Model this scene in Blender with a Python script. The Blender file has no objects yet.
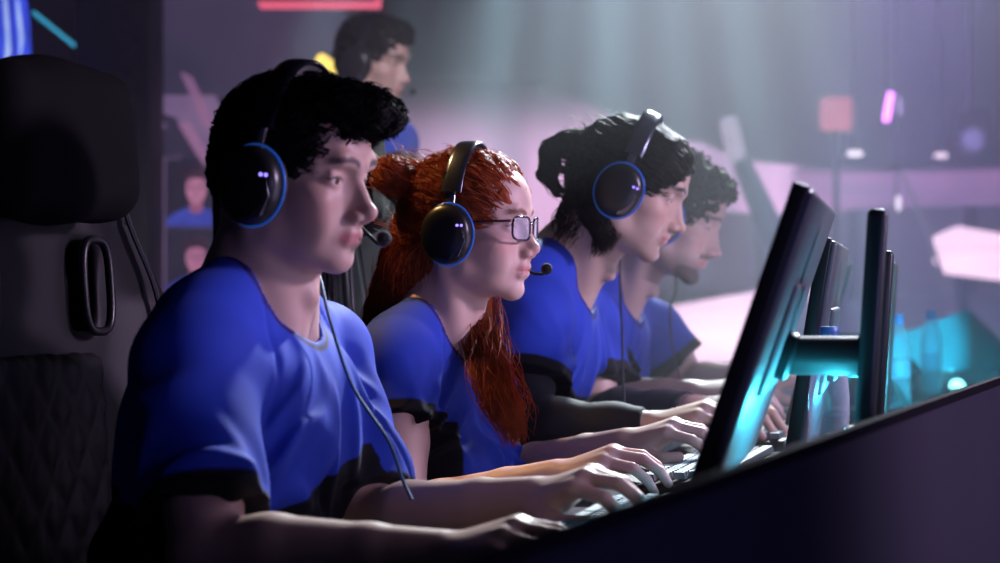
import bpy, math, random
import numpy as np
from mathutils import Vector, Matrix, Euler
PI = math.pi
R = math.radians
scene = bpy.context.scene
COL = scene.collection
random.seed(4)
rng = np.random.default_rng(7)

# ------------------------------------------------------------------ measuring
F_PX = 2100.0                     # focal length in pixels of a 1000 px wide frame
CAM = Vector((0.0, 0.0, 1.0))
YAW = R(15.0)
C_R = Vector((math.cos(YAW), math.sin(YAW), 0))      # camera right
C_F = Vector((-math.sin(YAW), math.cos(YAW), 0))     # camera forward

def W(px, py, D):
    """the place D metres into the hall that is seen at that spot of the photograph"""
    return CAM + C_R * ((px - 500.0) / F_PX * D) + C_F * D + Vector((0, 0, -(py - 281.5) / F_PX * D))

def A(v):
    return np.array(v, dtype=np.float64)

# ------------------------------------------------------------------ distance-field modelling
def smin(a, b, k):
    if k <= 0: return np.minimum(a, b)
    h = np.clip(0.5 + 0.5 * (b - a) / k, 0, 1)
    return b + (a - b) * h - k * h * (1 - h)

def d_cone(p, a, b, ra, rb):
    ab = b - a
    t = np.clip(((p - a) @ ab) / max(ab @ ab, 1e-12), 0, 1)
    q = p - a - t[..., None] * ab
    return np.sqrt((q * q).sum(-1)) - (ra + (rb - ra) * t)

def d_ell(p, c, r, m):
    q = (p - c) @ m            # columns of m are the axes
    k0 = np.sqrt(((q / r) ** 2).sum(-1))
    k1 = np.sqrt(((q / (r * r)) ** 2).sum(-1)) + 1e-9
    return k0 * (k0 - 1.0) / k1

class Field:
    """a list of blended shapes; eval works on blocks of points and skips shapes out of reach"""
    def __init__(s):
        s.ops = []; s.post = []
        s.M = np.eye(3); s.o = np.zeros(3); s.sc = 1.0
    def frame(s, M=None, o=None, sc=1.0):
        s.M = np.eye(3) if M is None else A(M); s.o = np.zeros(3) if o is None else A(o); s.sc = sc
        return s
    def pt(s, p): return s.o + s.M @ (A(p) * s.sc)
    def cone(s, a, b, ra, rb=None, k=0.01, op=1):
        a = s.pt(a); b = s.pt(b); ra *= s.sc; rb = ra if rb is None else rb * s.sc; k *= s.sc
        c = (a + b) / 2; rad = np.linalg.norm(b - a) / 2 + max(ra, rb)
        s.ops.append(('c', (a, b, ra, rb), k, op, c, rad)); return s
    def ball(s, c, r, k=0.01, op=1): return s.ell(c, (r, r, r), k, op)
    def ell(s, c, r, k=0.01, op=1, rot=None):
        c = s.pt(c); r = A(r) * s.sc; k *= s.sc
        m = s.M if rot is None else s.M @ A(Euler(rot).to_matrix())
        s.ops.append(('e', (c, r, m), k, op, c, float(max(r)))); return s
    def chain(s, pts, rs, k=0.01, op=1):
        for i in range(len(pts) - 1): s.cone(pts[i], pts[i + 1], rs[i], rs[i + 1], k, op)
        return s
    def func(s, fn): s.post.append(fn); return s
    def eval(s, P, rad):
        """P: [B, m, 3] points, rad: reach of a block"""
        B = P.shape[0]
        D = np.full(P.shape[:2], 0.12)
        cen = P.mean(1)
        for kind, a, k, op, c, r in s.ops:
            d2 = ((cen - c) ** 2).sum(-1)
            sel = np.nonzero(d2 < (r + rad + k + (0.05 if op > 0 else 0.0)) ** 2)[0]
            if not len(sel): continue
            Q = P[sel]
            d = d_cone(Q, *a) if kind == 'c' else d_ell(Q, *a)
            if op > 0: D[sel] = smin(D[sel], d, k)
            else: D[sel] = -smin(-D[sel], d, k)
        for fn in s.post: D = fn(P, D)
        return D

def mesh_field(f, lo, hi, h, smooth=1):
    """surface nets over the blocks near the surface"""
    N = 8
    lo = A(lo); hi = A(hi)
    nb = np.ceil((hi - lo) / (h * N)).astype(int) + 1
    gi = np.stack(np.meshgrid(*[np.arange(n) for n in nb], indexing='ij'), -1).reshape(-1, 3)
    cen = lo + (gi + 0.5) * h * N
    reach = h * N * 0.87
    d = np.concatenate([f.eval(c[:, None, :], reach * 1.6)[:, 0] for c in np.array_split(cen, max(1, len(cen) // 60000))])
    act = np.nonzero(np.abs(d) < reach * 1.9)[0]
    dims = nb * N + 1
    sgn = np.where(d < 0, -1.0, 1.0).reshape(nb)
    V = np.ones(dims, np.float32)
    V[:-1, :-1, :-1] = np.repeat(np.repeat(np.repeat(sgn, N, 0), N, 1), N, 2)
    off = np.stack(np.meshgrid(*[np.arange(N)] * 3, indexing='ij'), -1).reshape(-1, 3)
    for ch in np.array_split(act, max(1, len(act) // 1500)):
        ijk = gi[ch][:, None, :] * N + off[None]
        P = lo + ijk * h
        V[ijk[..., 0], ijk[..., 1], ijk[..., 2]] = f.eval(P, reach)
    st = np.array([dims[1] * dims[2], dims[2], 1])
    Vf = V.ravel()
    ijk = (gi[act][:, None, :] * N + off[None]).reshape(-1, 3)
    ok = ((ijk < dims - 1).all(1)) & ((ijk > 0).all(1))
    ijk = ijk[ok]
    L = ijk @ st
    cor = np.stack(np.meshgrid([0, 1], [0, 1], [0, 1], indexing='ij'), -1).reshape(-1, 3)
    inside = np.zeros(len(L), np.int8)
    for c in cor: inside += (Vf[L + c @ st] < 0)
    mix = (inside > 0) & (inside < 8)
    L = L[mix]; ijk = ijk[mix]
    vals = np.stack([Vf[L + c @ st] for c in cor], 1).astype(np.float64)
    acc = np.zeros((len(L), 3)); cnt = np.zeros(len(L))
    for a in range(8):
        for b in range(a + 1, 8):
            if np.abs(cor[a] - cor[b]).sum() != 1: continue
            va, vb = vals[:, a], vals[:, b]
            x = (va < 0) != (vb < 0)
            t = np.where(x, va / np.where(x, va - vb, 1), 0)
            acc += np.where(x[:, None], cor[a] + t[:, None] * (cor[b] - cor[a]), 0); cnt += x
    verts = lo + (ijk + acc / cnt[:, None]) * h
    order = np.argsort(L); Ls = L[order]
    def find(q):
        i = np.searchsorted(Ls, q); i = np.clip(i, 0, len(Ls) - 1)
        return np.where(Ls[i] == q, order[i], -1)
    quads = []
    for ax in range(3):
        e0 = Vf[L]; e1 = Vf[L + st[ax]]
        x = np.nonzero((e0 < 0) != (e1 < 0))[0]
        u, v = st[(ax + 1) % 3], st[(ax + 2) % 3]
        q = np.stack([find(L[x] - u - v), find(L[x] - v), find(L[x]), find(L[x] - u)], 1)
        fl = e0[x] >= 0
        q[fl] = q[fl][:, ::-1]
        quads.append(q[(q >= 0).all(1)])
    Q = np.concatenate(quads)
    for _ in range(smooth):
        s_ = np.zeros_like(verts); n_ = np.zeros(len(verts))
        for a, b in ((0, 1), (1, 2), (2, 3), (3, 0)):
            for i in range(3):
                s_[:, i] += np.bincount(Q[:, a], verts[Q[:, b], i], len(verts)) + np.bincount(Q[:, b], verts[Q[:, a], i], len(verts))
            n_ += np.bincount(Q[:, a], minlength=len(verts)) + np.bincount(Q[:, b], minlength=len(verts))
        verts = verts * 0.5 + 0.5 * s_ / np.maximum(n_, 1)[:, None]
    return verts, Q

def largest(V, Q):
    """keeps the biggest connected piece"""
    lab = np.arange(len(V))
    while True:
        new = lab.copy(); np.minimum.at(new, Q.ravel(), np.repeat(lab[Q].min(1), 4))
        for _ in range(3): new = new[new]
        if (new == lab).all(): break
        lab = new
    b = np.argmax(np.bincount(lab)); keep = lab == b
    idx = np.cumsum(keep) - 1
    return V[keep], idx[Q[keep[Q[:, 0]]]]

def normals(V, Q):
    n = np.cross(V[Q[:, 2]] - V[Q[:, 0]], V[Q[:, 3]] - V[Q[:, 1]])
    o = np.zeros_like(V)
    for a in range(4):
        for i in range(3): o[:, i] += np.bincount(Q[:, a], n[:, i], len(V))
    return o / (np.linalg.norm(o, axis=1, keepdims=True) + 1e-12)

def wob(P, seed, freq, n=6):
    """smooth pseudo-noise in -1..1"""
    r = np.random.default_rng(seed)
    out = 0
    for _ in range(n):
        d = r.normal(size=3); d /= np.linalg.norm(d)
        out = out + np.sin(P @ (d * freq * r.uniform(0.6, 1.5)) * 2 * PI + r.uniform(0, 6.3))
    return out / n * 1.6

# ------------------------------------------------------------------ linking
def link(name, me, mats, parent=None, loc=None, smooth=True):
    o = bpy.data.objects.new(name, me); COL.objects.link(o)
    for m in (mats if isinstance(mats, (list, tuple)) else [mats]): me.materials.append(m)
    if parent is not None: o.parent = parent
    if loc is not None: o.location = loc
    return o

def from_arrays(name, V, Q, mats, parent=None, base=None, col=None, mi=None):
    """arrays in world space; base: the point the object (or its thing) stands at"""
    me = bpy.data.meshes.new(name)
    if base is not None: V = V - A(base)
    Q = np.asarray(Q); n = Q.shape[1]
    me.vertices.add(len(V)); me.vertices.foreach_set('co', np.ascontiguousarray(V, np.float32).ravel())
    me.loops.add(Q.size); me.loops.foreach_set('vertex_index', np.ascontiguousarray(Q, np.int32).ravel())
    me.polygons.add(len(Q)); me.polygons.foreach_set('loop_start', np.arange(0, Q.size, n, dtype=np.int32))
    me.polygons.foreach_set('use_smooth', np.ones(len(Q), bool))
    if mi is not None: me.polygons.foreach_set('material_index', np.asarray(mi, np.int32))
    me.update(calc_edges=True)
    if col is not None:
        at = me.color_attributes.new('tint', 'FLOAT_COLOR', 'POINT')
        c4 = np.ones((len(V), 4), np.float32); c4[:, :3] = col
        at.data.foreach_set('color', c4.ravel())
    return link(name, me, mats, parent)

def tag(o, label=None, cat=None, group=None, kind=None):
    if label: o['label'] = label
    if cat: o['category'] = cat
    if group: o['group'] = group
    if kind: o['kind'] = kind
    return o

def empty(name, loc=(0, 0, 0), rot=(0, 0, 0), **kw):
    o = bpy.data.objects.new(name, None); COL.objects.link(o)
    o.location = loc; o.rotation_euler = rot; o.empty_display_size = 0.05
    return tag(o, **kw)

class MB:
    """collects shapes and links them as one mesh object"""
    def __init__(s): s.v = []; s.f = []; s.m = []; s.sm = []
    def add(s, vs, fs, m=0, smooth=False):
        n = len(s.v); s.v += [tuple(v) for v in vs]
        for f in fs: s.f.append(tuple(i + n for i in f)); s.m.append(m); s.sm.append(smooth)
        return s
    def box(s, c, d, rot=None, m=0, bev=0.0, seg=3):
        """rounded box"""
        c = Vector(c); M = Euler(rot).to_matrix() if rot else Matrix.Identity(3)
        hx, hy, hz = d[0] / 2, d[1] / 2, d[2] / 2
        b = min(bev, hx * .98, hy * .98, hz * .98)
        if b <= 0:
            vs = [c + M @ Vector((x * hx, y * hy, z * hz)) for x in (-1, 1) for y in (-1, 1) for z in (-1, 1)]
            return s.add(vs, [(0, 1, 3, 2), (4, 6, 7, 5), (0, 4, 5, 1), (2, 3, 7, 6), (0, 2, 6, 4), (1, 5, 7, 3)], m)
        # a sphere grid pulled apart
        nu, nv = 4 * (seg + 1), 2 * (seg + 1)
        vs = []; fs = []
        for j in range(nv):
            ph = -PI / 2 + (PI / 2) * ((j % (seg + 1)) / seg) + (PI / 2 if j > seg else 0)
            for i in range(nu):
                qd, r_ = divmod(i, seg + 1)
                th = (qd + r_ / seg) * PI / 2
                sx = 1 if qd in (0, 3) else -1; sy = 1 if qd in (0, 1) else -1
                sz = -1 if j <= seg else 1
                vs.append(c + M @ Vector((sx * (hx - b) + b * math.cos(th) * math.cos(ph), sy * (hy - b) + b * math.sin(th) * math.cos(ph), sz * (hz - b) + b * math.sin(ph))))
        for j in range(nv - 1):
            for i in range(nu): fs.append((j * nu + i, j * nu + (i + 1) % nu, (j + 1) * nu + (i + 1) % nu, (j + 1) * nu + i))
        fs.append(tuple(range(nu - 1, -1, -1))); fs.append(tuple((nv - 1) * nu + i for i in range(nu)))
        return s.add(vs, fs, m, True)
    def tube(s, pts, r, n=8, m=0, caps=True):
        pts = [Vector(p) for p in pts]; rs = r if isinstance(r, (list, tuple)) else [r] * len(pts)
        vs = []; fs = []; prev = None
        for i, p in enumerate(pts):
            t = (pts[min(i + 1, len(pts) - 1)] - pts[max(i - 1, 0)]).normalized()
            if prev is None:
                a = t.orthogonal().normalized()
            else:
                a = (prev - t * prev.dot(t)); a = a.normalized() if a.length > 1e-6 else t.orthogonal().normalized()
            prev = a; b = t.cross(a)
            for k in range(n): vs.append(p + (a * math.cos(2 * PI * k / n) + b * math.sin(2 * PI * k / n)) * rs[i])
        for i in range(len(pts) - 1):
            for k in range(n): fs.append((i * n + k, i * n + (k + 1) % n, (i + 1) * n + (k + 1) % n, (i + 1) * n + k))
        if caps: fs.append(tuple(range(n - 1, -1, -1))); fs.append(tuple((len(pts) - 1) * n + k for k in range(n)))
        return s.add(vs, fs, m, True)
    def lathe(s, prof, c=(0, 0, 0), n=24, m=0, axis=None):
        """prof: (radius, height) pairs about z, or about axis"""
        c = Vector(c); q = Vector((0, 0, 1)).rotation_difference(Vector(axis)) if axis else None
        vs = []; fs = []
        for r, z in prof:
            for k in range(n):
                v = Vector((r * math.cos(2 * PI * k / n), r * math.sin(2 * PI * k / n), z))
                vs.append(c + (q @ v if q else v))
        for i in range(len(prof) - 1):
            for k in range(n): fs.append((i * n + k, i * n + (k + 1) % n, (i + 1) * n + (k + 1) % n, (i + 1) * n + k))
        if prof[0][0] > 1e-6: fs.append(tuple(range(n - 1, -1, -1)))
        if prof[-1][0] > 1e-6: fs.append(tuple((len(prof) - 1) * n + k for k in range(n)))
        return s.add(vs, fs, m, True)
    def prism(s, poly, o, ex, ey, ez, depth, m=0):
        """an outline with thickness: poly in (ex, ey), pushed depth along ez from o"""
        o, ex, ey, ez = Vector(o), Vector(ex), Vector(ey), Vector(ez); n = len(poly)
        vs = [o + ex * x + ey * y for x, y in poly] + [o + ex * x + ey * y + ez * depth for x, y in poly]
        fs = [tuple(range(n - 1, -1, -1)), tuple(range(n, 2 * n))] + [(i, (i + 1) % n, n + (i + 1) % n, n + i) for i in range(n)]
        return s.add(vs, fs, m)
    def build(s, name, mats, parent=None, loc=None):
        me = bpy.data.meshes.new(name); me.from_pydata(s.v, [], s.f)
        me.polygons.foreach_set('use_smooth', s.sm); me.polygons.foreach_set('material_index', s.m)
        me.update()
        if any(s.sm): me.set_sharp_from_angle(angle=R(50))
        return link(name, me, mats, parent, loc)

def strands(name, lines, r0, r1, mats, parent=None, base=None, sides=3, mi=None):
    """hair: [n, m, 3] polylines turned into tapering tubes of one mesh; r0 root radius, r1 tip radius"""
    L = np.asarray(lines, np.float64); n, m, _ = L.shape
    t = np.gradient(L, axis=1); t /= np.linalg.norm(t, axis=2, keepdims=True) + 1e-9
    a = np.cross(t, np.array([0.31, 0.87, 0.38])); a /= np.linalg.norm(a, axis=2, keepdims=True) + 1e-9
    b = np.cross(t, a)
    rr = np.interp(np.linspace(0, 1, m), [0, .15, .7, 1], [r0 * .8, r0, (r0 + r1) / 2, r1])[None, :, None]
    ring = [L + rr * (a * math.cos(2 * PI * k / sides) + b * math.sin(2 * PI * k / sides)) for k in range(sides)]
    V = np.stack(ring, 2)                                        # n, m, sides, 3
    idx = np.arange(n * m * sides).reshape(n, m, sides)
    q = np.stack([idx[:, :-1], np.roll(idx, -1, 2)[:, :-1], np.roll(idx, -1, 2)[:, 1:], idx[:, 1:]], -1).reshape(-1, 4)
    M = None if mi is None else np.repeat(np.asarray(mi), (m - 1) * sides)
    return from_arrays(name, V.reshape(-1, 3), q, mats, parent, base, mi=M)

# ------------------------------------------------------------------ materials
def mat(name, color=(.5, .5, .5), rough=.5, metal=0.0, spec=.5, emit=None, estr=0.0, sheen=0.0, coat=0.0,
        noise=None, bump=None, trans=0.0, ior=1.45, alpha=1.0):
    """noise: (scale, second colour, amount); bump: (scale, strength, distance)"""
    m = bpy.data.materials.new(name); m.use_nodes = True
    nt = m.node_tree; b = nt.nodes['Principled BSDF']
    b.inputs['Base Color'].default_value = (*color, 1); b.inputs['Roughness'].default_value = rough
    b.inputs['Metallic'].default_value = metal; b.inputs['Specular IOR Level'].default_value = spec
    b.inputs['Sheen Weight'].default_value = sheen; b.inputs['Coat Weight'].default_value = coat
    b.inputs['Transmission Weight'].default_value = trans; b.inputs['IOR'].default_value = ior
    b.inputs['Alpha'].default_value = alpha
    if emit: b.inputs['Emission Color'].default_value = (*emit, 1); b.inputs['Emission Strength'].default_value = estr
    tc = nt.nodes.new('ShaderNodeTexCoord')
    if noise:
        n = nt.nodes.new('ShaderNodeTexNoise'); n.inputs['Scale'].default_value = noise[0]; n.inputs['Detail'].default_value = 4
        nt.links.new(tc.outputs['Object'], n.inputs['Vector'])
        mx = nt.nodes.new('ShaderNodeMix'); mx.data_type = 'RGBA'
        mx.inputs['A'].default_value = (*color, 1); mx.inputs['B'].default_value = (*noise[1], 1)
        mr = nt.nodes.new('ShaderNodeMapRange'); mr.inputs['From Min'].default_value = .35; mr.inputs['From Max'].default_value = .7
        mr.inputs['To Max'].default_value = noise[2]
        nt.links.new(n.outputs['Fac'], mr.inputs['Value']); nt.links.new(mr.outputs['Result'], mx.inputs['Factor'])
        nt.links.new(mx.outputs['Result'], b.inputs['Base Color'])
    if bump:
        n2 = nt.nodes.new('ShaderNodeTexNoise'); n2.inputs['Scale'].default_value = bump[0]; n2.inputs['Detail'].default_value = 3
        nt.links.new(tc.outputs['Object'], n2.inputs['Vector'])
        bp = nt.nodes.new('ShaderNodeBump'); bp.inputs['Strength'].default_value = bump[1]; bp.inputs['Distance'].default_value = bump[2]
        nt.links.new(n2.outputs['Fac'], bp.inputs['Height']); nt.links.new(bp.outputs['Normal'], b.inputs['Normal'])
    return m

def tint_mat(name, rough=.5, spec=.4, bump=(900, .15, .0006), sss=0.0, sheen=0.0):
    """colour of each spot from the surface's own tint"""
    m = mat(name, (.5, .4, .35), rough, spec=spec, bump=bump, sheen=sheen)
    nt = m.node_tree; b = nt.nodes['Principled BSDF']
    at = nt.nodes.new('ShaderNodeVertexColor'); at.layer_name = 'tint'
    nt.links.new(at.outputs['Color'], b.inputs['Base Color'])
    if sss:
        b.inputs['Subsurface Weight'].default_value = sss; b.inputs['Subsurface Radius'].default_value = (.012, .004, .002)
        b.inputs['Subsurface Scale'].default_value = 1.0
    return m

def thin_clear(name, tint=(.93, .97, 1.0), rough=.08, edge=.55, milk=0.0):
    """thin clear plastic or glass: see-through, with a sheen that grows towards the rim"""
    m = bpy.data.materials.new(name); m.use_nodes = True; nt = m.node_tree; nt.nodes.clear()
    o = nt.nodes.new('ShaderNodeOutputMaterial'); t = nt.nodes.new('ShaderNodeBsdfTransparent'); t.inputs['Color'].default_value = (*tint, 1)
    g = nt.nodes.new('ShaderNodeBsdfPrincipled'); g.inputs['Base Color'].default_value = (.85, .93, 1.0, 1); g.inputs['Roughness'].default_value = rough; g.inputs['Specular IOR Level'].default_value = .9
    lw = nt.nodes.new('ShaderNodeLayerWeight'); lw.inputs['Blend'].default_value = .35
    mr = nt.nodes.new('ShaderNodeMapRange'); mr.inputs['To Min'].default_value = .07 + milk; mr.inputs['To Max'].default_value = edge
    tc = nt.nodes.new('ShaderNodeTexCoord'); n = nt.nodes.new('ShaderNodeTexNoise'); n.inputs['Scale'].default_value = 60
    bp = nt.nodes.new('ShaderNodeBump'); bp.inputs['Strength'].default_value = .06; bp.inputs['Distance'].default_value = .001
    mx = nt.nodes.new('ShaderNodeMixShader')
    for a, b in ((tc.outputs['Object'], n.inputs['Vector']), (n.outputs['Fac'], bp.inputs['Height']), (bp.outputs['Normal'], g.inputs['Normal']), (lw.outputs['Facing'], mr.inputs['Value']),
                 (mr.outputs['Result'], mx.inputs['Fac']), (t.outputs['BSDF'], mx.inputs[1]), (g.outputs['BSDF'], mx.inputs[2]), (mx.outputs['Shader'], o.inputs['Surface'])): nt.links.new(a, b)
    return m
# ------------------------------------------------------------------ heads
HEAD_STD = dict(nose=0.0, nose_w=1.0, nose_up=0.0, brow=1.0, chin=0.0, chin_w=1.0, jaw=1.0, lips=1.0, cheek=1.0, wide=1.0, open=0.0, fore=0.0, eye=1.0, chin_z=0.0)

def head_field(f, M, o, sc=1.0, **kw):
    """adds a head to f. Local frame: x to the face, y to its left, z up, ear height at the origin"""
    q = dict(HEAD_STD); q.update(kw); g = q
    f.frame(M, o, sc); w = g['wide']
    f.ell((-.006, 0, .042), (.096, .0735 * w, .082), .01)
    f.ell((.036 + g['fore'], 0, .052), (.0605, .060 * w, .058), .02)
    f.ell((-.045, 0, .0), (.05, .052 * w, .05), .03)
    f.ell((.030, 0, -.022), (.061, .054 * w, .066), .02)
    for s in (-1, 1):
        f.ell((.052, s * .043 * w, -.014), (.027, .020 * g['cheek'], .016), .02)
        f.ell((.044, s * .036 * w, -.046), (.036, .019 * g['cheek'], .030), .022)
        f.chain([(.004, s * .053 * w, -.015), (.010, s * .0475 * w * g['jaw'], -.057), (.074 + g['chin'] * .6, s * .013 * g['chin_w'], -.089 + g['chin_z'])], [.014, .0135, .0125], .022)
    f.ell((.034, 0, -.072), (.046, .040 * w, .022), .02)
    f.ell((.063, 0, -.050), (.034, .029, .031), .014)
    f.ell((.079 + g['chin'], 0, -.088 + g['chin_z']), (.015, .018 * g['chin_w'], .0135), .012)
    for s in (-1, 1):                                              # brow, socket, lids
        f.chain([(.092, s * .009, .030), (.086, s * .033, .036), (.064, s * .050, .027)], [.0075 * g['brow'], .0075 * g['brow'], .005], .014)
        f.ell((.099, s * .031, .012), (.017, .021, .0125), .012, -1)
        f.ball((.0720, s * .0315, .0125), .0138, .004)
        f.cone((.080, s * .020, .0195), (.0795, s * .042, .0185), .0028, .0024, .004)       # upper lid fold
        f.ell((.090, s * .0315, .0112 - .001), (.012, .0130, .0042 * g['eye']), .0015, -1)
    n = g['nose']; nu = g['nose_up']
    f.cone((.089, 0, .020), (.109 + n, 0, -.024 + nu), .0062, .0075, .009)
    f.cone((.082, 0, .002), (.094, 0, -.029), .0105 * g['nose_w'], .0125 * g['nose_w'], .012)
    f.ell((.1115 + n, 0, -.0265 + nu), (.0098, .0098 * g['nose_w'], .0088), .006)
    f.cone((.1085 + n, 0, -.031 + nu), (.099, 0, -.037), .0062, .006, .005)
    for s in (-1, 1):
        f.ell((.0995 + n * .4, s * .0120 * g['nose_w'], -.0305), (.0105, .0068, .0078), .005)
        f.ell((.1055 + n * .7, s * .0068, -.0378), (.0058, .0034, .004), .002, -1)
    l = g['lips']; op = g['open']
    for s in (-1, 1):
        f.chain([(.0955, 0, -.0505), (.0935, s * .010, -.0508), (.080, s * .024, -.0550)], [.0050 * l, .0047 * l, .0026], .007)
        f.chain([(.0935, 0, -.0608 - op), (.0915, s * .010, -.0606 - op), (.080, s * .022, -.0568 - op * .4)], [.0058 * l, .0052 * l, .0026], .006)
        f.cone((.1025, 0, -.0557 - op * .5), (.0850, s * .0240, -.0562 - op * .3), .0016 + op * .45, .0008, .002, -1)
    f.cone((.1010, -.009, -.0728 - op * .5), (.1010, .009, -.0728 - op * .5), .0052, .0052, .010, -1)
    for s in (-1, 1):                                              # ears
        f.ell((-.004, s * .0775 * w, .002), (.017, .0055, .030), .006, 1, (0, R(-12), R(s * -18)))
        f.ell((.001, s * .0835 * w, .004), (.009, .004, .018), .004, -1, (0, R(-12), R(s * -18)))
    f.frame()
    return f

def head_tint(P, M, o, sc, skin, lip, brow, beard=0.0, hairc=(.02, .015, .012), flush=.5):
    """inherent colours of skin, lips, brows and stubble by place on the head"""
    q = ((P - A(o)) @ A(M)) / sc
    c = np.tile(A(skin), (len(P), 1))
    def mixin(col, w):
        nonlocal c
        c = c * (1 - w[:, None]) + A(col) * w[:, None]
    x, y, z = q.T; ay = np.abs(y)
    g = lambda v, s: np.exp(-(v / s) ** 2)
    mixin((skin[0] * .95, skin[1] * .72, skin[2] * .70), flush * g(ay - .045, .02) * g(z + .02, .02) * (x > .03))
    mixin((skin[0] * .95, skin[1] * .74, skin[2] * .72), flush * g(y, .018) * g(z + .028, .012) * (x > .09))
    lw = g(z + .0560, .0066) * (ay < .026) * np.clip((x - .082) / .006, 0, 1) * np.clip((.026 - ay) / .006, 0, 1)
    mixin(lip, np.clip(lw * 1.5, 0, 1) * .8)
    bz = .0365 - (ay - .03) ** 2 * 9 - np.clip(.02 - ay, 0, 1) * .25
    bw = np.clip(1.4 - ((z - bz) / .0042) ** 2, 0, 1) * np.clip((ay - .009) / .004, 0, 1) * np.clip((.054 - ay) / .008, 0, 1) * (x > .055)
    mixin(brow, np.clip(bw, 0, 1) * .9)
    lash = np.clip(1.3 - ((z - .0148 + (ay - .0315) ** 2 * 20) / .0016) ** 2, 0, 1) * (np.abs(ay - .0315) < .0145) * (x > .077)
    mixin(hairc, lash * .8)
    if beard:
        jaw = np.clip((-.045 - z) / .02, 0, 1) * np.clip((x + .01) / .02, 0, 1) * np.clip((.2 + z) / .03, 0, 1)
        chin = np.clip((-.066 - z) / .012, 0, 1) * np.clip((x - .045) / .02, 0, 1) + g(z + .043, .006) * (x > .085) * (ay < .03)
        w = np.clip(jaw * .55 + chin * .9, 0, 1) * (z > -.125) * (1 - np.clip(lw * 2, 0, 1))
        mixin(hairc, w * beard)
    return c

def eyes(M, o, sc, parent, base, mats, look=(0, 0)):
    """two eyeballs set in the lids; iris and pupil as bands round the gaze"""
    M = A(M)
    for s in (-1, 1):
        c = A(o) + M @ (A((.0720, s * .0315, .0122)) * sc)
        gz = A(Matrix.Rotation(look[0], 3, 'Z') @ Matrix.Rotation(look[1], 3, 'Y') @ Vector((1, 0, 0)))
        ax = Vector(M @ gz)
        r = .0124 * sc
        prof = [(0.0, r + .0009 * sc)]
        prof = []; n = 20
        for i in range(n + 1):
            a = PI * i / n; prof.append((max(r * math.sin(a), 1e-5), -r * math.cos(a)))
        mb = MB()
        q = Vector((0, 0, 1)).rotation_difference(ax)
        N = 24; vs = []; fs = []; ms = []
        for rr, z in prof:
            for k in range(N): vs.append(Vector(c - A(base)) + q @ Vector((rr * math.cos(2 * PI * k / N), rr * math.sin(2 * PI * k / N), z)))
        for i in range(n):
            a = PI * (i + .5) / n
            m = 2 if PI - a < .22 else 1 if PI - a < .52 else 0
            mb.add([vs[i * N + k] for k in range(N)] + [vs[(i + 1) * N + k] for k in range(N)],
                   [(k, (k + 1) % N, N + (k + 1) % N, N + k) for k in range(N)], m, True)
        mb.build('eye', mats, parent)
# ------------------------------------------------------------------ hands
def hand_field(f, wrist, fwd, up, side, sc=1.0, curl=(25, 40, 25), spread=5, lift=(0, 0, 0, 0), thumb=0.0):
    """side: +1 left hand, -1 right. x to the fingers, z out of the back of the hand"""
    x = Vector(fwd).normalized(); z = Vector(up); z = (z - x * z.dot(x)).normalized(); y = z.cross(x)
    M = Matrix((x, y, z)).transposed(); t = -side
    f.frame(M, wrist, sc)
    mcp = [(.090, t * .027, .003), (.094, t * .0075, .006), (.088, -t * .0125, .004), (.079, -t * .031, -.002)]
    root = [(.012, t * .014, 0), (.012, t * .005, .001), (.012, -t * .006, .001), (.014, -t * .014, -.001)]
    for a, b, r in zip(root, mcp, (.0125, .0125, .012, .011)): f.cone(a, b, .0150, r, .012)
    f.ell((.050, 0, -.006), (.046, .036, .0125), .012)
    f.ell((.036, t * .026, -.010), (.030, .015, .014), .012)
    lens = [(.043, .026, .021), (.048, .030, .022), (.044, .028, .022), (.034, .021, .019)]
    tips = []
    for i in range(4):
        fan = R(spread) * (1.4, .3, -.7, -1.9)[i] * t
        p = Vector(mcp[i]); ang = R(lift[i]); r = (.0092, .0094, .009, .0080)[i]
        for j in range(3):
            ang += R(curl[j] * (1, 1, 1.05, 1.1)[i])
            d = Vector((math.cos(ang) * math.cos(fan), math.cos(ang) * math.sin(fan), -math.sin(ang)))
            q = p + d * lens[i][j]; r2 = r * (.93, .9, .84)[j]
            f.cone(p, q, r, r2, .0065 if j == 0 else .0025); p = q; r = r2
        tips.append(f.pt(p))
    th = [(.018, t * .020, -.008), (.046, t * .044, -.018 - thumb * .3), (.076, t * .052, -.028 - thumb * .7), (.100, t * .047, -.034 - thumb)]
    f.chain(th, [.0150, .0125, .0105, .0085], .005)
    f.frame()
    return tips

# ------------------------------------------------------------------ people
def ortho(left, up):
    y = Vector(left).normalized(); z = Vector(up); z = (z - y * z.dot(y)).normalized(); x = y.cross(z)
    return Matrix((x, y, z)).transposed()

def lerp(a, b, t): return Vector(a) * (1 - t) + Vector(b) * t

def head_matrix(yaw_cam, pitch, roll=0):
    return Euler((R(roll), R(pitch), YAW + R(yaw_cam)), 'XYZ').to_matrix()

class Person:
    pass

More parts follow.
